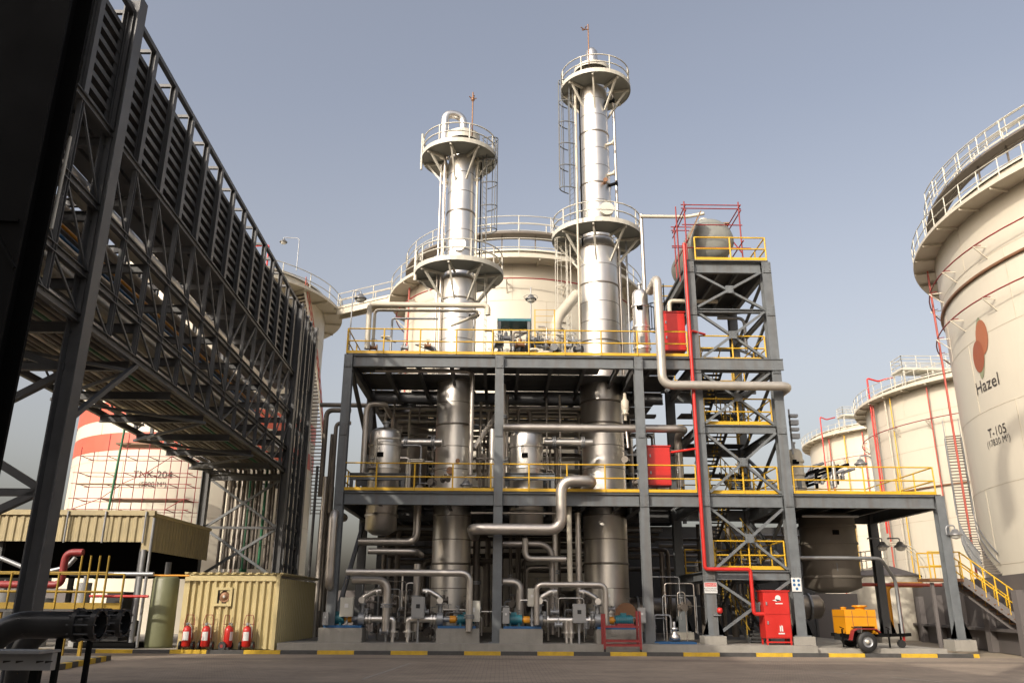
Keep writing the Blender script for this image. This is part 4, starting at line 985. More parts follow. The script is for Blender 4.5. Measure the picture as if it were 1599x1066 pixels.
each(b, 'leg', M['steel'], t); MB().box(q.x-.7, q.x+.85, 35.4, 36.8, ztop, ztop+.12).build('frame_top', M['teal'], t)
q = P(851, 548, 35.2); b = MB(); ladder_mb(b, (q.x, 35.2, 0), Z2+.05, P(851,483,35.2).z, (0,-1,0), wd=.9, cage=False); one('yellow_ladder', b, M['yellow'], 'short yellow ladder behind the upper deck valves', 'ladder')
# safety valve on long pipe
q = P(977, 660, 34.4); t = thing('relief_valve', 'cream bell shaped relief valve on the long level pipe', 'valve', tuple(q))
MB().lathe([(.07,.1),(.07,.35),(.16,.37),(.16,.42),(.1,.45),(.17,.6),(.17,.95),(.09,1.05),(.06,1.3),(.0,1.33)], q, 16).build('valve_body', CP, t)
MB().tube([q + Vector((0,0,-.1)), q + Vector((.05,-.1,-1.1))], .06, 8).build('outlet_pipe', PM, t)
# lights hung about
for (px, py, Y, lb, pole) in ((829,467,36,'wellglass lamp on a tall stand above the upper deck',None),(740,492,36,'small lamp on the upper deck left of the valves',None)):
    p = P(px, py, Y); t = lamp(p, lb); MB().tube([(p.x, p.y, Z2+.05), (p.x, p.y, p.z+.2), (p.x, p.y, p.z+.6)], .03, 6).build('lamp_post', M['galv'], t)
    MB().tube([p + Vector((.33*math.cos(a), .33*math.sin(a), .1)) for a in [2*PI*i/16 for i in range(17)]], .012, 5, cap=False).build('lamp_guard', M['galv'], t)
def armlamp(px, py, Y, lb, dx, dz, dy=0):
    p = P(px, py, Y); lamp(p, lb, pole=[(p.x+dx, p.y+dy, p.z+.35), (p.x+dx, p.y+dy, p.z+dz)])
armlamp(563, 466, 34, 'floodlight on a hooked mast at the left end of the upper deck', -.35, -2.7)
armlamp(1344, 724, 35, 'lamp on a hooked arm above the right hand deck', .5, -1.4)
armlamp(1492, 834, 33.2, 'lamp hung right of the end column of the right deck', -.35, -.0)
armlamp(1378, 853, 36, 'lamp under the right deck, left of the far column', -.6, .3)
armlamp(1406, 853, 36, 'lamp under the right deck, right of the far column', -.5, .3)
armlamp(728, 757, 34.3, 'lamp behind the lower deck rail near the shorter column', .4, .5)

# warning and notice signs
p = P(1110, 917, YF-.26); t = thing('warning_sign', 'white sign with a red heading on the tower column', 'sign', tuple(p))
MB().box(p.x-.25, p.x+.25, YF-.25, YF-.23, p.z-.2, p.z+.2).build('panel', M['white'], t)
MB().box(p.x-.23, p.x+.23, YF-.256, YF-.252, p.z+.05, p.z+.18).build('heading', M['red'], t)
def flat_text(parent, txt, size, p, m, name='lettering'):
    cu = bpy.data.curves.new('txt', 'FONT'); cu.body = txt; cu.size = size; cu.align_x = 'CENTER'; cu.align_y = 'CENTER'; cu.resolution_u = 3
    o = bpy.data.objects.new('txt', cu); COL.objects.link(o); me = o.evaluated_get(bpy.context.evaluated_depsgraph_get()).to_mesh()
    vs = [(p[0]+v.co.x, p[1], p[2]+v.co.y) for v in me.vertices]; fs = [tuple(q.vertices) for q in me.polygons]; bpy.data.objects.remove(o)
    MB().add(vs, fs).build(name, m, parent)
flat_text(t, 'DANGER', .11, (p.x, YF-.259, p.z+.115), M['white'])
flat_text(t, 'AUTHORIZED\nPERSONNEL', .085, (p.x, YF-.254, p.z-.07), M['ink'])
p = P(1244, 912, YF-.26); t = thing('notice_sign', 'white notice board with five blue safety symbols on the tower column', 'sign', tuple(p))
MB().box(p.x-.19, p.x+.19, YF-.25, YF-.23, p.z-.26, p.z+.26).build('panel', M['white'], t)
b = MB()
for (dx, dz) in ((-.09,.15),(.09,.15),(-.09,-.01),(.09,-.01),(0,-.16)):
    b.add([(p.x+dx+.055*math.cos(a), YF-.254, p.z+dz+.055*math.sin(a)) for a in [2*PI*i/12 for i in range(12)]], [tuple(range(12))])
b.build('symbols', M['blue'], t)
p = P(1124, 953, YF-.3); t = thing('alarm_bell', 'small red alarm sounder beside the left tower column', 'alarm', tuple(p))
MB().lathe([(.0,.12),(.1,.1),(.12,-.04),(.06,-.1),(.0,-.12)], p, 12).build('sounder', M['red'], t); MB().cbox(p + Vector((-.1,.05,-.16)), .3, .06, .04).build('bracket', M['galv'], t)

# red trolley stand in front
t = thing('trolley_stand', 'dark red steel trolley frame standing at the kerb', 'trolley', tuple(P(972,1020,32.0)))
xa, xb = P(944,1000,32.1).x, P(1000,1000,32.1).x; b = MB()
for x in (xa, xb):
    for y in (32.05, 32.75): b.bar((x, y, .22), (x, y, 1.45 if x == xa else 1.55), .08, .08)
for z in (.35, .5, 1.0):
    for y in (32.05, 32.75): b.bar((xa+.04, y, z), (xb-.04, y, z), .07, .07, )
b.box(xa+.5, xb-.2, 32.1, 32.7, 1.04, 1.1); b.build('frame', M['red_dk'], t)
for x in (xa, xb):
    MB().tube([(x-.03, 32.1, .17), (x+.03, 32.1, .17)], .08, 12).build('castor', M['black'], t)
# blue-base sampling pump near tower
q = P(1052, 1000, 33.6); t = thing('small_pump', 'little chrome pump on a blue tray left of the tower', 'pump', (q.x, 33.6, ZB))
MB().box(q.x-.8, q.x+.8, 33.2, 34.2, ZB+.005, ZB+.08).build('tray', M['blue'], t)
MB().lathe([(.0,.0),(.22,.05),(.2,.2),(.1,.28),(.1,.4),(.16,.42),(.16,.48),(.06,.5),(.06,.7),(.0,.72)], (q.x+.05, 33.6, ZB+.1), 14).build('pump_body', M['ss'], t)

# ------------------------------------------------------------------ shaded pipework deep in the unit
rnd = random.Random(11)
g1, g2, g3 = 'pipes in the shade between the decks', 'pipes in the shade below the lower deck', 'upright pipes in the shade below the lower deck'
for i in range(26):
    z = rnd.uniform(Z2-2.6, Z2-.7); y = rnd.uniform(36.5, 45.5); x0 = rnd.uniform(XL+.4, XR-1); x1_ = min(XT1-.5, x0 + rnd.uniform(2, 7)); r = rnd.choice((.04,.06,.08,.11))
    if y < 39.6: y = 39.6 + (y - 36.5)
    pts = [(x0, y, z), (x1_, y, z)]
    if rnd.random() < .6: pts.append((x1_, y, z - rnd.uniform(1, 4)))
    if rnd.random() < .5: pts.insert(0, (x0, y, z - rnd.uniform(.8, 3.5)))
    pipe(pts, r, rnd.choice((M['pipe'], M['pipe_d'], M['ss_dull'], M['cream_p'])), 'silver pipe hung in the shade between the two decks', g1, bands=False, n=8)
for i in range(30):
    z = rnd.uniform(3.2, 5.4); y = rnd.uniform(36, 47); x0 = rnd.uniform(XL+.4, XE-5); x1_ = x0 + rnd.uniform(2, 6); r = rnd.choice((.05,.07,.1,.13))
    if y < 39.8: y = 39.8 + (y - 36)
    pts = [(x0, y, z), (x1_, y, z)]
    if rnd.random() < .7: pts.append((x1_, y, rnd.uniform(.5, 2)))
    if rnd.random() < .5: pts.insert(0, (x0, y, rnd.uniform(.6, 2.5)))
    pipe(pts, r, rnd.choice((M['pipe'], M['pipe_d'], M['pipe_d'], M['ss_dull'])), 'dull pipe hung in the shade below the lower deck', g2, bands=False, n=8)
for i in range(34):
    y = rnd.uniform(38, 49); x0 = rnd.uniform(XL-.5, XE-3); r = rnd.choice((.05,.08,.11,.16))
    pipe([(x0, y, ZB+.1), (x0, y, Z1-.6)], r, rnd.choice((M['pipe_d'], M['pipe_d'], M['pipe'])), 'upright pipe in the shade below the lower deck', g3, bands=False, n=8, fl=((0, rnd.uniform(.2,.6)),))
for i in range(16):
    y = rnd.uniform(37, 46); x0 = rnd.uniform(XL+.5, XR+2); r = rnd.choice((.05,.07,.1))
    pipe([(x0, y, Z1+.1), (x0, y, Z2-.6)], r, rnd.choice((M['pipe'], M['pipe_d'], M['ss_dull'])), 'upright silver pipe in the shade between the two decks', 'upright pipes between the decks', bands=False, n=8, fl=((0,.4),))
# equipment on the rear of both decks and the ground: exchangers and drums
def hdrum(x, y, z, L, r, label, group=None, m='ss_dull'):
    t = thing('horizontal_exchanger', label, 'heat exchanger', (x, y, z-r-.5), group)
    MB().lathe([(.001,-.25),(r*.6,-.2),(r,0),(r,L),(r*.6,L+.2),(.001,L+.25)], (x, y, z), 20, axis='x').build('shell', M[m], t)
    b = MB()
    for f in (.15, .85): flange_mb(b, (x+L*f, y, z), (1,0,0), r*1.15, .1)
    b.build('flange', M['galv'], t)
    for f in (.3, .7): MB().box(x+L*f-.1, x+L*f+.1, y-r*.7, y+r*.7, z-r-.5, z-r*.6).build('saddle', M['steel_dk'], t)
    return t
hd = 'heat exchangers in the shade of the process frame'
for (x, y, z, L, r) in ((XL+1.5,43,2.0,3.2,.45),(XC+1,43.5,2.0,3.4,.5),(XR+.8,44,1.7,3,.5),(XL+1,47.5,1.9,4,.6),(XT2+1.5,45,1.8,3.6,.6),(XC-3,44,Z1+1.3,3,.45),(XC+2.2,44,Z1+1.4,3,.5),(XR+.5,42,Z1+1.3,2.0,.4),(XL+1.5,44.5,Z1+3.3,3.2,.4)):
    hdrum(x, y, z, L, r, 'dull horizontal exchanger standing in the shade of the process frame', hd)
# pipework on right hand deck
for i in range(9):
    a = P(1252+i*8, 762-(i%3)*6, 36.2+.3*(i%3)); 
    pipe([a, a + Vector((0,0,.35+.12*(i%4))), a + Vector((.6,.0,.55+.12*(i%4)))], .07, M['black_st'] if i % 2 else M['galv'], 'dark bent pipe in the cluster on the right hand deck', 'pipes clustered on the right hand deck', bands=False, fl=((0,.4),))
for i in range(4):
    a = P(1250, 762-i*6, 37); b_ = P(1304, 744-i*6, 37)
    pipe([a, b_], .06, M['black_st'], 'slanting dark pipe on the right hand deck', 'slanting pipes on the right hand deck', bands=False, n=8)
vessel(1246, 700, 764, 36.0, .33, 'small cream vessel just right of the tower', 'cream_p', z0=Z1+.05)
q = P(1230, 655, 35.5)
t = thing('panel_rack', 'small stack of grey panels fixed right of the tower', 'panel', tuple(q))
q = P(1240, 665, 35.0)
for k in range(4): MB().cbox(q + Vector((0,0,-.45+.3*k)), .35, .25, .12 if k % 2 else .2).build('panel', M['galv'], t)
MB().bar(q + Vector((-.1,.2,-1.2)), q + Vector((-.1,.2,.8)), .06, .06).build('post', M['galv'], t)

# dark backdrop added to deepen shade behind the unit, with more plant before it
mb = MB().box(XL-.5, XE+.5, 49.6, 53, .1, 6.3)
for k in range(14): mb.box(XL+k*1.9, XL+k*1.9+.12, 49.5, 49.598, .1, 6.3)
one('dark_backdrop', mb, M['shade_wall'], 'long dark wall added as a backdrop behind the process frame', 'building')
t = thing('rear_module', 'dark piping module standing behind the upper bays', 'steel frame', (XL, 48.5, 6.4))
b = MB()
for k in range(9): b.ib((XL+.5+k*2.1, 48.8, 6.4), (XL+.5+k*2.1, 48.8, 12.0), .2, .2, .02)
each(b, 'column', M['steel_dk'], t)
for z in (7.2, 8.3, 9.4, 10.5, 11.6): MB().ib((XL, 48.8, z), (XT1+1, 48.8, z), .16, .3, .02).build('beam', M['steel_dk'], t)
for k, (a, c) in enumerate(((XL+.6, 4.0), (XL+5.4, 2.6), (XC+1.6, 3.0), (XR-1.6, 3.6), (XR+2.4, 2.0))): MB().box(a, a+c, 49.2, 50.4, 6.4 + .8*(k%2), 11.8 - .9*(k%3)).build('backdrop_panel', M['black_st'], t)  # black panels added to darken the view through the upper bays
for k in range(16):
    x = P(497 + rnd.uniform(0, 26), 800, 42).x
    pipe([(x, 40.5+k*.25, .1), (x, 40.5+k*.25, 5.5+rnd.uniform(0,4.5))], rnd.choice((.07,.1,.13)), rnd.choice((M['pipe_d'],M['steel_dk'],M['pipe'])), 'dark upright pipe in the gap between the rack and the process frame', 'pipes between the rack and the process frame', bands=False, n=8)

# long runs under the upper deck, small-bore lines and valves close to the front
for k, (z, y, r, m) in enumerate(((11.05,39.9,.06,'pipe'),(10.75,40.1,.09,'pale_pipe'),(10.95,42.6,.07,'pipe'),(10.5,40.4,.11,'pale_pipe'),(10.2,41.6,.08,'pipe'),(9.9,43.2,.1,'pale_pipe'),(9.4,44.6,.09,'pipe'),(8.9,45.6,.12,'pale_pipe'))):
    pipe([(XL+.4+.3*k, y, z), (XR-.5+.4*(k%3), y, z)], r, M[m], 'long level pipe slung under the upper deck in the shade', 'long level pipes under the upper deck', bands=False, n=8)
for k, (z, y) in enumerate(((5.35,40.2),(5.1,40.9),(4.9,42.0),(4.6,43.5),(4.2,44.5))):
    pipe([(XL+.4, y, z), (XT1-.5, y, z)], .06 + .02*(k%3), M['pipe_d'], 'long level pipe slung under the lower deck in the shade', 'long level pipes under the lower deck', bands=False, n=8)
tray = MB()
for k, (z, y) in enumerate(((10.9,40.6),(5.2,40.4))):
    b = MB().box(XL+.3, XT1-.4, y, y+.5, z, z+.03); b.box(XL+.3, XT1-.4, y-.02, y-.002, z, z+.12)
    one('cable_tray', b, M['galv'], ('cable tray slung under the upper deck', 'cable tray slung under the lower deck')[k], 'cable tray')
gs, gu = 'small bore lines among the front pumps', 'small bore lines between the decks near the front'
for i in range(44):
    x = rnd.uniform(XL+.5, XT1-.6); y = rnd.uniform(34.2, 36.8); z0 = ZB+.02; h = rnd.uniform(.9, 2.8); r = rnd.choice((.02,.028,.04))
    sx = rnd.choice((-1,1))*rnd.uniform(.3,1.4)
    if min(abs(x-x1*.93), abs(x-x2*.93), abs(x+sx-x1*.93), abs(x+sx-x2*.93)) < .9 and h > 1.2: h = .9
    pipe([(x, y, z0), (x, y, z0+h), (x+sx, y, z0+h), (x+sx, y, z0+h*rnd.uniform(.1,.6))], r, rnd.choice((M['galv'],M['pipe'],M['pipe_d'],M['ss'])), 'thin small bore line bending among the front pumps', gs, bands=False, n=6, fl=((0,rnd.uniform(.3,.8)),))
for i in range(34):
    x = rnd.uniform(XL+.5, XT1-.6); y = rnd.uniform(34.4, 37.4); z0 = Z1+.05; h = rnd.uniform(.7, 3.6); r = rnd.choice((.02,.03,.045))
    sx = rnd.choice((-1,1))*rnd.uniform(.3,1.2)
    if min(abs(x-x1*.93), abs(x-x2*.93), abs(x+sx-x1*.93), abs(x+sx-x2*.93)) < .9: continue
    pipe([(x, y, z0), (x, y, z0+h), (x+sx, y, z0+h), (x+sx, y+.6, z0+h)], r, rnd.choice((M['galv'],M['pipe'],M['pipe_d'],M['cream_p'])), 'thin small bore line on the lower deck near the front', gu, bands=False, n=6, fl=((0,rnd.uniform(.3,.8)),))
proto = valve((XL+1, 35, Z1+1.2), (1,0,0), .09, 'valve with handwheel in the pipework of the process frame', group='valves in the pipework of the process frame', m=M['pipe_d'])
for i in range(46):
    x = rnd.uniform(XL+.5, XT1-.6)
    loc = (x, rnd.uniform(34.6, 38), rnd.choice((ZB+rnd.uniform(.3,2.2), ZB+rnd.uniform(.3,1.6), Z1+rnd.uniform(.2,2.2))))
    put(proto, loc, 'valve with handwheel in the pipework of the process frame', rnd.uniform(0, 3))
proto2 = valve(P(780,535,35.3), (1,0,0), .10, 'dark valve with handwheel in the cluster on the upper deck', group='dark valves clustered on the upper deck', m=M['steel_dk'])
for i in range(26):
    q = P(rnd.uniform(765, 905), 548, rnd.uniform(34.8, 37)); put(proto2, (q.x, q.y, Z2+rnd.uniform(.2, 1.3)), 'dark valve with handwheel in the cluster on the upper deck', rnd.uniform(0, 3))
for i in range(14):
    q = P(rnd.uniform(560, 680) if i < 5 else rnd.uniform(765, 905), 548, rnd.uniform(34.8, 37)); h = rnd.uniform(.5, 1.7)
    pipe([(q.x, q.y, Z2+.05), (q.x, q.y, Z2+h), (q.x+rnd.choice((-.5,.6)), q.y, Z2+h), (q.x+.1, q.y+.8, Z2+h)], rnd.choice((.03,.05,.07)), rnd.choice((M['pipe_d'],M['galv'],M['cream_p'])), 'thin bent line among the valves of the upper deck', 'thin lines among the upper deck valves', bands=False, n=6, fl=((0,.5),))
# gusset and splice plates with bolts on the frame
def gusset(x, z, w_, h, parent, y=YF-.2):
    b = MB().box(x-w_/2, x+w_/2, y-.02, y-.004, z-h/2, z+h/2)
    for i in (-1, 1):
        for j in (-1, 0, 1): b.cbox((x+i*w_*.32, y-.03, z+j*h*.33), .035, .02, .035)
    b.build('gusset_plate', M['steel'], parent)
for x in (XL, XC, XR):
    for z in (Z1-.27, Z2-.3): gusset(x, z, .34, .55, fr)
    gusset(x, 8.6, .3, .5, fr)
for x in (XT1, XT2):
    for z in (3.0, Z1-.25, 8.8, 11.4, 14.0, Z3-.3): gusset(x, z, .36, .5, tw, YF-.22)
for (a, b_) in levels: gusset(XM, (a+b_)/2, .34, .34, tw, YF-.14)

# ------------------------------------------------------------------ pipe rack at left
RA, RK = -9.5, -.045
RW = 3.8
def rk(s, t, z):                 # s: distance ahead, t: 0 right face ... RW left face
    return W(RA + RK*s - t, s, z)
r0, r1 = 8.0, 45.0
rack = thing('pipe_rack', 'long dark steel pipe rack striding overhead at left', 'pipe rack', tuple(rk(18.4, 0, 0)))
LV = (8.1, 9.2, 11.0, 13.1, 16.9)
for t_ in (0, RW):
    b = MB()
    for z in LV[:4]: b.ib(rk(r0, t_, z), rk(r1, t_, z), .14, .2, .02)
    b.bar(rk(r0, t_, LV[4]), rk(r1, t_, LV[4]), .14, .14); each(b, 'chord', M['steel_dk'], rack)
posts = [18.4 + 1.65*k for k in range(-6, 17)]
bp, bd, tr = MB(), MB(), MB()
for i, s in enumerate(posts):
    for t_ in (0, RW):
        bp.ib(rk(s, t_, 8.2), rk(s, t_, 13.0), .12, .12, .015, up=(0,1,0)); bp.ib(rk(s, t_, 13.2), rk(s, t_, 16.85), .2, .16, .018, up=(1,0,0))
        if i + 1 < len(posts):
            s2 = posts[i+1]
            for (za, zb) in ((8.15, 9.15), (9.25, 10.95), (11.05, 13.05)):
                if i > 12: za, zb = zb, za
                bd.bar(rk(s2, t_, za), rk(s, t_, zb), .05, .05)
    if i % 2 == 0:
        for z in (8.1, 9.2, 11.0, 13.1): tr.ib(rk(s, .08, z-.22), rk(s, RW-.08, z-.22), .14, .26, .015)
    tr.bar(rk(s, 0, 16.9), rk(s, RW, 16.9), .1, .1)
each(bp, 'truss_post', M['steel_dk'], rack); each(bd, 'truss_diagonal', M['steel_dk'], rack); each(tr, 'cross_beam', M['steel_dk'], rack)
b = MB()
for i in range(0, len(posts)-4, 4):
    b.bar(rk(posts[i], 0, 7.75), rk(posts[i+2], RW, 7.75), .07, .09); b.bar(rk(posts[i+2], RW, 7.75), rk(posts[i+4], 0, 7.75), .07, .09)
each(b, 'bottom_bracing', M['steel_dk'], rack)
b = MB()
for i in range(len(posts)-1):     # walkway plates under part of the rack
    for (ta, tb) in ((3.42, 3.72),):
        if i % 5 == 4: continue
        p = [rk(posts[i]+.08, ta, 8.3), rk(posts[i+1]-.08, ta, 8.3), rk(posts[i+1]-.08, tb, 8.3), rk(posts[i]+.08, tb, 8.3)]
        b.add(p + [q + Vector((0,0,.04)) for q in p], [(0,1,2,3),(7,6,5,4),(0,4,5,1),(1,5,6,2),(2,6,7,3),(3,7,4,0)])
each(b, 'walkway_plate', M['pipe_d'], rack)
def rcol(s, t_, z0, z1, w_=.42, m='steel_dk'):
    b = MB().ib(rk(s, t_, z0), rk(s, t_, z1), w_, w_, .035, up=(1,0,0)); b.build('column', M[m], rack)
for t_ in (-.05, RW+.05): rcol(18.4, t_, 0, 17.3); rcol(41, t_, 2.9, 17.0, .36); rcol(45.2, t_, 0, 17.1, .36)
rcol(41.0, -.05, 0, 2.9, .36)
for (a, b_) in ((3.0, 5.3), (5.3, 7.7)):
    MB().bar(rk(41, .1, a), rk(41, RW-.1, b_), .12, .12).build('brace', M['steel'], rack); MB().bar(rk(41.1, RW-.1, a), rk(41.1, .1, b_), .12, .12).build('brace', M['steel'], rack)
MB().bar(rk(41, .1, 5.3), rk(41, RW-.1, 5.3), .12, .12).build('brace', M['steel_dk'], rack)
MB().ib(rk(41, .1, 7.75), rk(41, RW-.1, 7.75), .2, .3, .02).build('cross_beam', M['steel_dk'], rack)
# bracing of the near bent
for (p, q) in ((rk(18.4,.1,6.9), rk(18.4,RW,6.9)), (rk(18.4,.2,6.9), rk(18.4,RW,8.1)), (rk(18.4,.2,6.7), rk(18.4,RW,4.6)), (rk(18.4,.2,4.0), rk(18.4,RW,4.0)), (rk(18.4,.2,4.0), rk(18.4,RW,2.2)), (rk(18.4,.2,4.1), rk(18.4,RW,6.1))):
    MB().bar(p, q, .16, .16).build('brace', M['steel_dk'], rack)
for (s0_, s1_, zc) in ((18.6, 21.8, 5.4),): 
    for t_ in (0, RW): MB().bar(rk(18.6, t_, 5.6), rk(22.0, t_, 8.0), .12, .12).build('brace', M['steel_dk'], rack)
# lower ladder-like beams at the rack's end, right face
b = MB()
for z in (3.6, 4.6, 5.5, 6.4, 7.3): b.bar(rk(41.2, 0, z), rk(45, 0, z), .12, .16)
each(b, 'end_beam', M['steel_dk'], rack)
b = MB()
for k in range(3): b.ib(rk(41.8+1.0*k, -.1, 3.0), rk(41.8+1.0*k, -.1, 17.0), .16, .16, .02, up=(1,0,0))
each(b, 'end_post', M['steel_dk'], rack)
# cable trays
trg = 'cable trays stacked in the top of the rack'
for k in range(9):
    z = 13.35 + .36*k; b = MB()
    for (ta, tb) in ((.12, .62), (.75, 1.25), (1.4, 1.9)):
        p = [rk(r0, ta, z), rk(r1, ta, z), rk(r1, tb, z), rk(r0, tb, z)]
        b.add(p + [q + Vector((0,0,.05)) for q in p], [(0,1,2,3),(7,6,5,4),(0,4,5,1),(1,5,6,2),(2,6,7,3),(3,7,4,0)])
        for tt in (ta, tb): b.bar(rk(r0, tt, z+.06), rk(r1, tt, z+.06), .012, .14)
    one('cable_tray', b, M['steel_dk'], 'long dark cable tray in the stack at the top of the rack', 'cable tray', trg)
# pipes in the rack
plist = []
for (t_, z, r, m, lb) in ((.6, 11.55, .31, 'pipe', 'fat silver pipe nearest the right face of the rack'), (1.35, 9.75, .31, 'pipe', 'fat silver pipe low in the middle of the rack'),
      (1.3, 11.4, .13, 'pipe', 'medium silver pipe high in the rack beside the fat one'), (1.75, 11.35, .05, 'orange', 'thin orange pipe high in the rack'),
      (2.1, 11.35, .05, 'blue', 'thin blue pipe high in the rack'), (2.45, 11.45, .14, 'pipe', 'silver pipe high left of the middle of the rack'),
      (.4, 9.45, .10, 'pipe', 'thin silver pipe low at the right face of the rack'), (.75, 9.45, .08, 'cream_p', 'thin cream pipe low near the right face of the rack'), (2.2, 9.5, .14, 'pipe_d', 'dull pipe low left of the middle in the rack'), (.2, 11.3, .07, 'pipe_d', 'thin dark pipe high at the right face of the rack')):
    pipe([rk(r0, t_, z), rk(r1-.5, t_, z)], r, M[m], lb, bands=r > .2, n=12, name='rack_pipe')
for k in range(14):
    t_ = .2 + k*.228
    pipe([rk(r0, t_, 8.33), rk(42.2 - .12*(k % 3), t_, 8.33), rk(42.2 - .12*(k % 3), t_, 3.4)], .075 if k % 3 else .1, (M['pipe_d'] if k % 4 else M['pipe']) if k != 4 else M['green'],
         'slim pipe on the rack floor that turns down above the yellow shed' if k != 4 else 'green pipe turning down above the yellow shed', None if k == 4 else 'row of slim pipes on the rack floor', bands=False, n=8, name='rack_pipe')
for k, (t_, r, m) in enumerate(((2.35,.09,'cream_p'),(2.6,.09,'pipe'),(2.85,.08,'cream_p'),(3.1,.09,'pipe'),(3.35,.07,'cream_p'),(2.15,.19,'green'))):
    pipe([rk(43.2, t_, 7.9), rk(43.2, t_, 3.3)], r, M[m], 'fat green pipe standing above the yellow shed' if m == 'green' else 'upright pale pipe in the row above the shed', None if m == 'green' else 'upright pale pipes above the shed', bands=False, n=8)
for k in range(8):
    z = 9.6 + .42*k; b = MB()
    p = [rk(r0, 2.75, z), rk(r1, 2.75, z), rk(r1, 3.65, z), rk(r0, 3.65, z)]
    if 1 < k < 4 : pass
    b.add(p + [q + Vector((0,0,.05)) for q in p], [(0,1,2,3),(7,6,5,4),(0,4,5,1),(1,5,6,2),(2,6,7,3),(3,7,4,0)])
    for tt in (2.75, 3.65): b.bar(rk(r0, tt, z+.07), rk(r1, tt, z+.07), .012, .2)
    one('cable_tray', b, M['steel_dk'], 'long dark cable tray in the lower stack along the left side of the rack', 'cable tray', 'cable trays low on the left side of the rack')
# near column and cladding, their deep shade painted as black
nc = thing('support_column', 'huge steel column close by at the left edge, its shade painted black', 'column', tuple(P(60, 400, 8).xy.to_3d()))
bx = P(112, 180, 8.46).x
MB().box(bx-.42, bx, 8.0, 8.04, 0, 11).build('flange_plate', M['black_st'], nc); MB().box(bx-.42, bx, 8.42, 8.46, 0, 11).build('flange_plate', M['black_st'], nc)
MB().box(bx-.23, bx-.19, 8.04, 8.42, 0, 11).build('web_plate', M['black_st'], nc)
MB().box(bx-1.6, bx-.425, 8.1, 8.3, 3.05, 11).build('side_panel', M['black_st'], nc)
MB().bar((bx-1.6, 7.98, 5.55), (bx-.05, 7.98, 5.5), .03, .03).build('tie_rod', M['black_st'], nc)
MB().bar((bx-.42, 7.97, 5.6), (bx+.02, 7.97, 4.95), .03, .03).build('tie_rod', M['black_st'], nc)
MB().tube([P(80,357,8.6), P(110,214,8.6)], .022, 6).build('lit_edge', M['white_st'], nc)  # pale rod drawn in for the lit edge beside the column

# ------------------------------------------------------------------ yellow shed
def corrugated(mb, x0, x1, y, z0, z1, pitch=.3, dep=.05, normal=-1, axis='x'):
    x = x0; pr = []
    while x < x1 - 1e-3:
        for (f, d_) in ((0,0),(.35,0),(.5,1),(.85,1)):
            xx = x + f*pitch
            if xx <= x1: pr.append((xx, d_*dep))
        x += pitch
    pr.append((x1, 0))
    v = []
    for (a, d_) in pr:
        for z in (z0, z1): v.append((a, y+normal*d_, z) if axis == 'x' else (y+normal*d_, a, z))
    f = [(2*i, 2*i+2, 2*i+3, 2*i+1) for i in range(len(pr)-1)]
    return mb.add(v, f)
YS = 32.6; sx0 = P(279, 1005, YS).x; sx1 = P(427, 1005, YS).x; sz = P(350, 897, YS).z; YSb = 39.0
sh = thing('sheet_shed', 'yellow beige profiled sheet shed with a wall fan', 'shed', (sx0, YS, .1))
corrugated(MB(), sx0+.18, sx1-.04, YS, .13, sz-.22, .26, .085).build('front_wall', M['sheet'], sh)
b = corrugated(MB(), YS+.1, YSb, sx1, .13, sz-.1, normal=1, axis='y'); b.build('side_wall', M['sheet'], sh)
b = corrugated(MB(), YS+.1, YSb, sx0, .13, sz-.1, normal=-1, axis='y'); b.build('side_wall', M['sheet'], sh)
b = MB().box(sx0-.02, sx0+.18, YS-.1, YS+.09, .1, sz); b.box(sx1-.08, sx1+.06, YS-.1, YS+.09, .1, sz); b.box(sx0+.18, sx1-.08, YS-.11, YS-.01, sz-.22, sz-.03); b.build('corner_trim', M['sheet'], sh)
b = MB()
corr = []
x = sx0-.05
b.box(sx0-.06, sx1+.1, YS-.03, YSb+.1, sz+.0, sz+.04)
while x < sx1+.05: b.box(x, x+.14, YS-.14, YSb, sz+.041, sz+.09); x += .3
b.build('roof', M['sheet'], sh)
fc = P(349, 931, YS-.1)
b = MB(); 
for (a0_, a1_, b0_, b1_) in ((-.32,.32,.24,.34),(-.32,.32,-.34,-.24),(-.32,-.22,-.24,.24),(.22,.32,-.24,.24)): b.box(fc.x+a0_, fc.x+a1_, YS-.13, YS-.055, fc.z+b0_, fc.z+b1_)
fo = b.build('fan_frame', M['sheet'], sh)
MB().box(fc.x-.22, fc.x+.22, YS-.075, YS-.06, fc.z-.24, fc.z+.24).build('fan_back', M['black'], fo)
MB().lathe([(.2,-.03),(.2,0),(.14,.0),(.12,-.02),(.05,-.03),(.0,-.05)], (fc.x+.03, YS-.09, fc.z), 18, axis='y').build('fan_rotor', M['copper'], fo)
MB().lathe([(.05,-.05),(.0,-.07)], (fc.x+.03, YS-.09, fc.z), 10, axis='y').build('fan_hub', M['white_st'], fo)
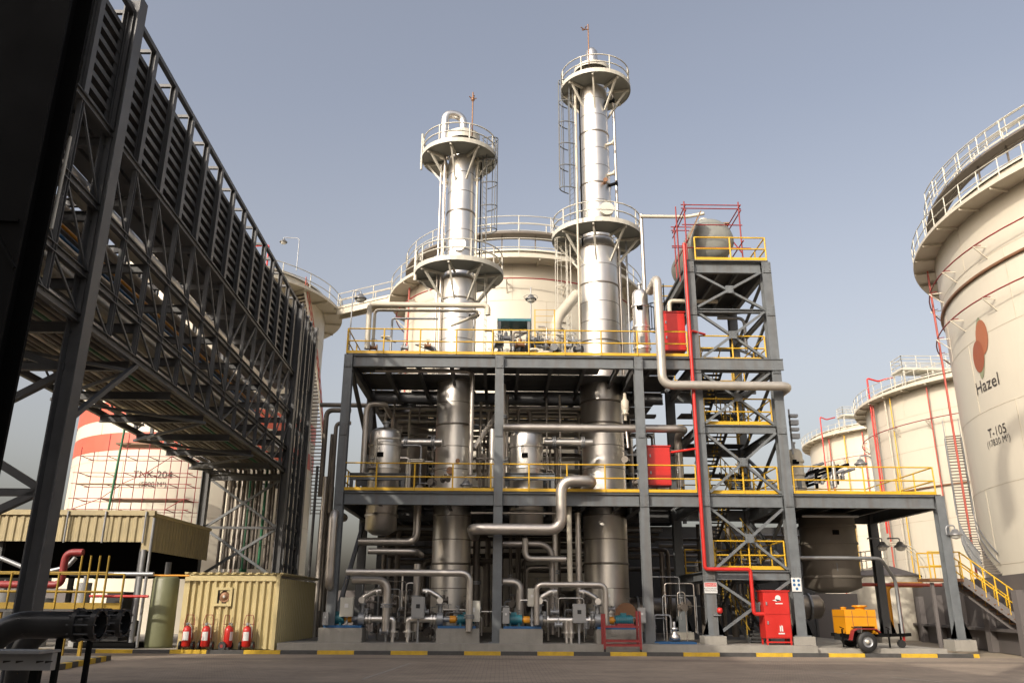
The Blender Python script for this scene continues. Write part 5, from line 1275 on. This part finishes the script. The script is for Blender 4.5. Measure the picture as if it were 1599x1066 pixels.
# wheeled extinguishers
def extinguisher(px, label, rz=0):
    q = P(px, 1007, 32.25); t = thing('wheeled_extinguisher', label, 'fire extinguisher', (q.x, 32.25, .09)); x, y, z = q.x, 32.25, .09; t.scale = (.87,)*3
    MB().lathe([(.0,.12),(.14,.14),(.185,.2),(.185,.82),(.15,.92),(.07,.97),(.07,1.0),(.0,1.0)], (x, y, z), 20).build('cylinder', M['red'], t)
    MB().lathe([(.187,.4),(.187,.75)], (x, y, z), 12, a0=-PI/2-.7, a1=-PI/2+.7).build('label_plate', M['white'], t)
    b = MB().box(x-.05, x+.05, y-.13, y-.1, z+1.0, z+1.1); b.tube([(x, y, z+.98), (x, y, z+1.12)], .03, 8); b.tube([(x+.05, y, z+1.08), (x+.2, y-.08, z+.95), (x+.22, y-.05, z+.5)], .018, 6, .1); b.build('valve_head', M['galv'], t)
    b = MB()
    for s in (-1, 1): b.tube([(x+s*.2, y+.12, z+.15), (x+s*.2, y+.14, z+1.2), (x+s*.14, y+.14, z+1.42)], .015, 6, .05)
    b.tube([(x-.14, y+.14, z+1.42), (x+.14, y+.14, z+1.42)], .015, 6); b.tube([(x-.24, y+.12, z+1.05), (x+.24, y+.12, z+1.05)], .014, 6); b.build('push_frame', M['red_dk'], t)
    for s in (-1, 1):
        w0 = MB().tube([(x+s*.27-.035, y+.08, z+.19), (x+s*.27+.035, y+.08, z+.19)], .18, 20).build('wheel', M['black'], t)
        MB().tube([(x+s*.27-.04, y+.08, z+.19), (x+s*.27+.04, y+.08, z+.19)], .07, 12).build('hub', M['red_dk'], w0)
    if rz: t.rotation_euler = (0, 0, rz)
    return t
extinguisher(290, 'wheeled red extinguisher leftmost of the four by the shed')
extinguisher(320, 'wheeled red extinguisher second from the left by the shed')
extinguisher(355, 'wheeled red extinguisher turned sideways, third from the left by the shed', R_(75))
extinguisher(384, 'wheeled red extinguisher rightmost of the four by the shed')

# ------------------------------------------------------------------ open shelter at left
YH = 33.6; hx1 = P(232, 850, YH).x; hz0 = P(120, 845, YH).z; hz1 = P(120, 804, YH).z
sl = thing('open_shelter', 'open fronted shelter with beige profiled fascia and dark inside', 'shelter', (hx1, YH, 0))
corrugated(MB(), -34, hx1, YH, hz0, hz1, .32, .05).build('fascia', M['sheet_shade'], sl)
YHb = 40.4
corrugated(MB(), YH, YHb, hx1+.02, hz0-.35, hz1, .32, .04, 1, 'y').build('fascia', M['sheet_shade'], sl)
b = MB().box(-34, hx1+.12, YH-.12, YH+.1, hz1, hz1+.2); b.box(hx1-.25, hx1+.06, YH-.07, YH+.05, hz0-.35, hz1); b.build('flashing', M['sheet_shade'], sl)
MB().box(-34, hx1+.1, YH+.1, YHb, hz1, hz1+.12).build('roof', M['sheet'], sl)
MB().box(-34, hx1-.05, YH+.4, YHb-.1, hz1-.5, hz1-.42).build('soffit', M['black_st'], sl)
b = MB()
for x in (hx1-.35, hx1-6, hx1-12):
    b.ib((x, YH+.4, .09), (x, YH+.4, hz0), .2, .2, .02); b.ib((x, YHb-.4, .09), (x, YHb-.4, hz1-.5), .2, .2, .02)
each(b, 'post', M['steel_dk'], sl)
b = MB()
for (px) in (106, 165, 228): x = P(px, 825, YH).x; b.tube([(x, YH-.16, hz1+.15), (x, YH-.16, hz0-.05)], .04, 8)
x = P(232, 900, YH).x; b.tube([(x, YH-.2, hz1-.1), (x, YH-.2, .12)], .06, 8); b.tube([(x-.28, YH-.1, hz0-.3), (x-.28, YH-.1, .12)], .1, 10); each(b, 'downpipe', M['galv'], sl)
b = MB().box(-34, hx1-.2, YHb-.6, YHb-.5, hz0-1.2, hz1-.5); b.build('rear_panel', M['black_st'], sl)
# green silo
x = P(253, 960, 34.2).x; t = thing('olive_tank', 'upright olive plastic tank between the shelter and the shed', 'tank', (x, 34.2, .09))
MB().lathe([(.01,.0),(.5,.0),(.52,.1),(.5,2.55),(.4,2.68),(.0,2.7)], (x, 34.2, .09), 30).build('shell', M['olive'], t)
MB().tube([(x, 34.2, 2.75), (x, 34.2, 3.3)], .12, 10).build('nozzle', M['steel_dk'], t)
# yellow walkway in front of the shelter
YW = 28.5; wz = P(80, 950, YW).z
wk = thing('loading_walkway', 'yellow railed loading walkway left of the shelter', 'walkway', (P(80,950,YW).x, YW, 0))
xa, xb = -24, P(160, 940, YW).x
MB().box(xa, xb, YW, YW+1.4, wz-.1, wz).build('deck_plate', M['deck'], wk)
b = rail_mb(MB(), [(xa, YW, wz), (xb, YW, wz)], 1.15, 1.5, .035, toe=.2); rail_mb(b, [(xa, YW+1.35, wz), (xb, YW+1.35, wz)], 1.15, 1.5, .035, toe=.2)
for k in (0, .25, .5, .75): b.tube([(xb-1.2*k, YW, wz), (xb-1.2*k, YW, wz+1.7)], .035, 6)
b.build('handrail', M['yellow_d'], wk)
b = MB(); xq = xa+1
while xq < xb: b.bar((xq, YW+.1, 0), (xq, YW+.1, wz-.1), .1, .1); b.bar((xq, YW+1.3, 0), (xq, YW+1.3, wz-.1), .1, .1); xq += 2.2
each(b, 'leg', M['yellow_d'], wk)
pipe(path((0,912,31),(95,912,31),(108,890,31),(112,862,31),(130,862,31)), .13, M['red_dk'], 'thick dull red pipe sweeping up under the shelter', bend=.6, bands=False, name='fire_pipe')
pipe([P(0,870,31.5), P(60,895,31.5), P(105,885,31.5), P(118,870,31.5)], .08, M['galv'], 'grey hose sagging under the shelter', bend=.5, bands=False, name='loading_hose')
pipe(path((110,895,32),(240,895,32)), .08, M['galv'], 'level grey pipe under the shelter', bands=False)
pipe(path((140,930,32.5),(232,930,32.5)), .05, M['red'], 'thin level red pipe under the shelter', bands=False, name='fire_pipe')
pipe(path((120,897,32.2),(296,897,32.2)), .035, M['orange'], 'thin orange pipe leading from the shelter to the shed', bands=False)
q = P(170, 1000, 33.8); t = thing('dark_generator', 'black engine set standing under the shelter', 'machine', (q.x, 33.8, .09))
b = MB().box(q.x-.95, q.x+.5, 33.4, 34.6, .35, 1.55); b.box(q.x-.2, q.x+.45, 33.5, 34.4, 1.55, 2.15); b.build('engine_body', M['black'], t)
b = MB().box(q.x-1.1, q.x+1.2, 33.3, 34.8, .1, .3); b.build('skid', M['black_st'], t)
MB().tube([(q.x+.5, 33.9, .8), (q.x+.95, 33.9, .8)], .3, 16).build('fan_cowl', M['black'], t)
for k, (px, w_) in enumerate(((60, 1.0), (0, 1.2), (125, .6))):
    p = P(px, 960, 34.5); b = MB().tube([(p.x, 34.5, .1), (p.x, 34.5, 1.9+.3*k)], w_*.45, 18); t = thing('steel_barrel', ('grey vessel under the shelter behind the rail', 'pale vessel at the far left under the shelter', 'small vessel under the shelter beside the engine')[k], 'vessel', (p.x, 34.5, .1))
    b.build('shell', M['box_g'], t); MB().tube([(p.x, 34.5, 1.9+.3*k), (p.x, 34.5, 2.3+.3*k)], .08, 8).build('nozzle', M['galv'], t)

# black foreground manifold
def manifold(px1, py, Y, label):
    p = P(px1, py, Y); x = p.x; z = p.z; r = .18
    t = thing('black_manifold_pipe', label, 'pipe', (x-1.6, Y, 0))
    MB().tube([(x-1.55, Y+.1, .35), (x-1.5, Y, z-.35), (x-1.15, Y, z), (x-.1, Y, z)], r, 20, .5, cap=False).build('pipe_run', M['bpipe'], t)
    b = MB().lathe([(.15,0),(.22,0),(.22,.07),(.18,.07)], (x, Y, z), 26, axis='x', smooth=False); b.lathe([(.16,-.26),(.225,-.26),(.225,-.2),(.18,-.2)], (x, Y, z), 26, axis='x', smooth=False)
    b.lathe([(.152,-.9),(.152,.068)], (x, Y, z), 26, axis='x'); b.build('flange', M['bpipe'], t)
    b = MB()
    for k in range(10):
        a = 2*PI*k/10; b.tube([(x-.3, Y+.2*math.cos(a), z+.2*math.sin(a)), (x+.1, Y+.2*math.cos(a), z+.2*math.sin(a))], .013, 6)
    each(b, 'stud_bolt', M['steel_dk'], t)
    b = MB().bar((x-.45, Y, .0), (x-.45, Y, z-r), .07, .07); b.build('prop', M['black_st'], t)
manifold(149, 975, 12.0, 'open ended black flanged pipe in front at the left corner')
manifold(189, 972, 14.0, 'open ended black flanged pipe behind the nearer black one')
q = P(40, 1030, 10.8); t = thing('steel_trestle', 'galvanised steel trestle under the black pipes', 'trestle', (q.x, 10.8, 0))
zt = P(60, 1018, 10.8).z
b = MB().bar((q.x-2.5, 10.8, zt-.1), (P(86,1020,10.8).x, 10.8, zt-.1), .12, .2); b.bar((q.x-2.5, 10.65, zt+.02), (P(88,1020,10.8).x, 10.65, zt+.02), .5, .03); b.build('top_beam', M['galv'], t)
for dx in (-1.5, .15): MB().bar((q.x+dx, 10.8, 0), (q.x+dx, 10.8, zt-.2), .1, .1).build('leg', M['black_st'], t)
b = MB()
for px in (10, 30, 62, 76): p = P(px, 1032, 10.7); b.add([(p.x-.06, 10.735, zt-.12), (p.x+.03, 10.735, zt-.1), (p.x+.03, 10.735, zt-.09), (p.x-.06, 10.735, zt-.09)], [(0,1,2,3)])
b.build('slots', M['black'], t)

# scaffold in front of banded tank
sc = thing('tank_scaffold', 'red tube scaffold standing in front of the banded tank', 'scaffold', tuple(P(200,800,46).xy.to_3d())); b = MB()
YA, YBk = 46.5, 48.0
cols = [P(px, 760, YA).x for px in (118, 160, 190, 225, 262, 290)]
zs_ = [P(200, y, YA).z for y in (795, 778, 755, 738, 712, 690)]
for i, x in enumerate(cols):
    for y in (YA, YBk): b.tube([(x, y, 3.5), (x, y, zs_[4 if i == 0 else 5]+.5)], .024, 5, cap=False)
for z in zs_[:5]:
    for y in (YA, YBk): b.tube([(cols[0]-.3, y, z), (cols[-1]+.3, y, z)], .02, 5, cap=False)
for i in range(5): b.tube([(cols[i], YA, zs_[i % 4]), (cols[i+1], YA, zs_[i % 4 + 1])], .024, 5, cap=False)
for x in cols:
    for z in zs_[:5]: b.tube([(x, YA, z), (x, YBk, z)], .024, 5, cap=False)
each(b, 'scaffold_tube', M['red_dk'], sc)
MB().box(cols[1], cols[-1], YA+.1, YBk-.1, zs_[1]-.05, zs_[1]+.0).build('scaffold_board', M['plank'], sc)
MB().box(cols[1]+.3, cols[3], YA+.1, YBk-.1, zs_[5]-.1, zs_[5]).build('scaffold_board', M['plank'], sc)
MB().box(cols[0], cols[3], YA-.1, YA+.2, zs_[2]-.05, zs_[2]).build('scaffold_board', M['plank'], sc)
MB().tube([(cols[2]-.6, YA-.2, 3), (cols[2]-.2, YA-.2, zs_[5]+1.8)], .07, 6).build('green_standard', M['green'], sc)

# ------------------------------------------------------------------ orange trailer
Y = 32.75; p0 = P(1310, 1015, Y); x0 = P(1321, 980, Y).x; x1_ = P(1370, 980, Y).x
tz0, tz1 = P(1340, 977, Y).z, P(1340, 951, Y).z
tr_ = thing('towed_compressor', 'orange box bodied trailer on black wheels parked under the right deck', 'trailer', (x0, Y, .27))
MB().box(x0, x1_, Y, Y+1.2, tz0, tz1).build('body', M['orange'], tr_)
b = MB().box(x0-.01, x1_+.01, Y-.012, Y+1.212, tz0+.33, tz0+.35); b.box(x0+.85, x0+.87, Y-.01, Y, tz0+.02, tz1-.04); b.box(x0+.28, x0+.3, Y-.01, Y, tz0+.02, tz1-.04); b.build('panel_joint', M['copper'], tr_)
b = MB().box(x0, x0+.3, Y, Y+1.2, tz0-.28, tz0); b.box(x1_-.08, x1_, Y, Y+1.2, tz0-.28, tz0); each(b, 'skirt', M['orange'], tr_)
MB().lathe([(.18,0),(.18,.08),(.28,.1),(.28,.15),(.0,.16)], (x0+.86, Y+.6, tz1+.002), 20).build('filler_cap', M['orange'], tr_)
MB().lathe([(.1,0),(.1,.06),(.13,.08),(.0,.1)], (x0+.22, Y+.6, tz1+.002), 14).build('filler_cap', M['orange'], tr_)
zr = .27 - .18
wr = .36; wx = x0 + .62; wz0 = .0
for yy in (Y-.28, Y+1.28):
    base = .14 if yy < Y else .27
    wl = MB().lathe([(.19,-.09),(.34,-.1),(.37,-.05),(.37,.05),(.34,.1),(.19,.09)], (wx, yy, base+.37), 26, axis='y').build('wheel', M['black'], tr_)
    MB().lathe([(.0,-.1),(.07,-.09),(.09,-.04),(.19,-.06),(.21,-.085)], (wx, yy, base+.37), 22, axis='y').build('rim', M['galv'], wl)
    MB().lathe([(.0,-.13),(.06,-.12),(.07,-.08)], (wx, yy, base+.37), 12, axis='y').build('hub', M['cream_p'], wl)
b = MB(); pts = [(-.62,.42),(-.5,.75),(-.35,.83),(.35,.83),(.5,.7)]
for (a, c) in zip(pts, pts[1:]): b.bar((wx+a[0], Y-.28, .14+a[1]), (wx+c[0], Y-.28, .14+c[1]), .3, .03)
b.build('mudguard', M['red_dk'], tr_)
b = MB()
for yy in (Y+.1, Y+1.0): b.bar((x0-.2, yy, tz0-.32), (x1_+.5, yy, tz0-.32), .1, .12)
b.bar((x1_+.5, Y+.1, tz0-.32), (x1_+1.2, Y+.55, tz0-.32), .1, .1); b.bar((x1_+.5, Y+1.0, tz0-.32), (x1_+1.2, Y+.55, tz0-.32), .1, .1); b.bar((x1_+1.15, Y+.55, tz0-.32), (x1_+1.5, Y+.55, tz0-.3), .12, .12); b.build('chassis', M['black_st'], tr_)
for xx in (x0-.2, x0+.25, x1_+.35):
    b = MB().bar((xx, Y-.1, .3), (xx, Y-.1, tz0-.1), .05, .05); b.bar((xx-.08, Y-.1, tz0-.02), (xx+.08, Y-.1, tz0-.1), .03, .03); b.build('jack_stand', M['black_st'], tr_)
MB().tube([(x1_+1.1, Y+.5, .42), (x1_+1.1, Y+.6, .42)], .15, 16).build('jockey_wheel', M['black'], tr_)
MB().tube([(x1_+1.1, Y+.55, .5), (x1_+1.1, Y+.55, tz0+.1)], .04, 8).build('jockey_post', M['black_st'], tr_)
MB().box(x0-.1, x1_-.2, Y+.15, Y+1.0, .55, tz0-.29).build('undertray', M['black'], tr_)
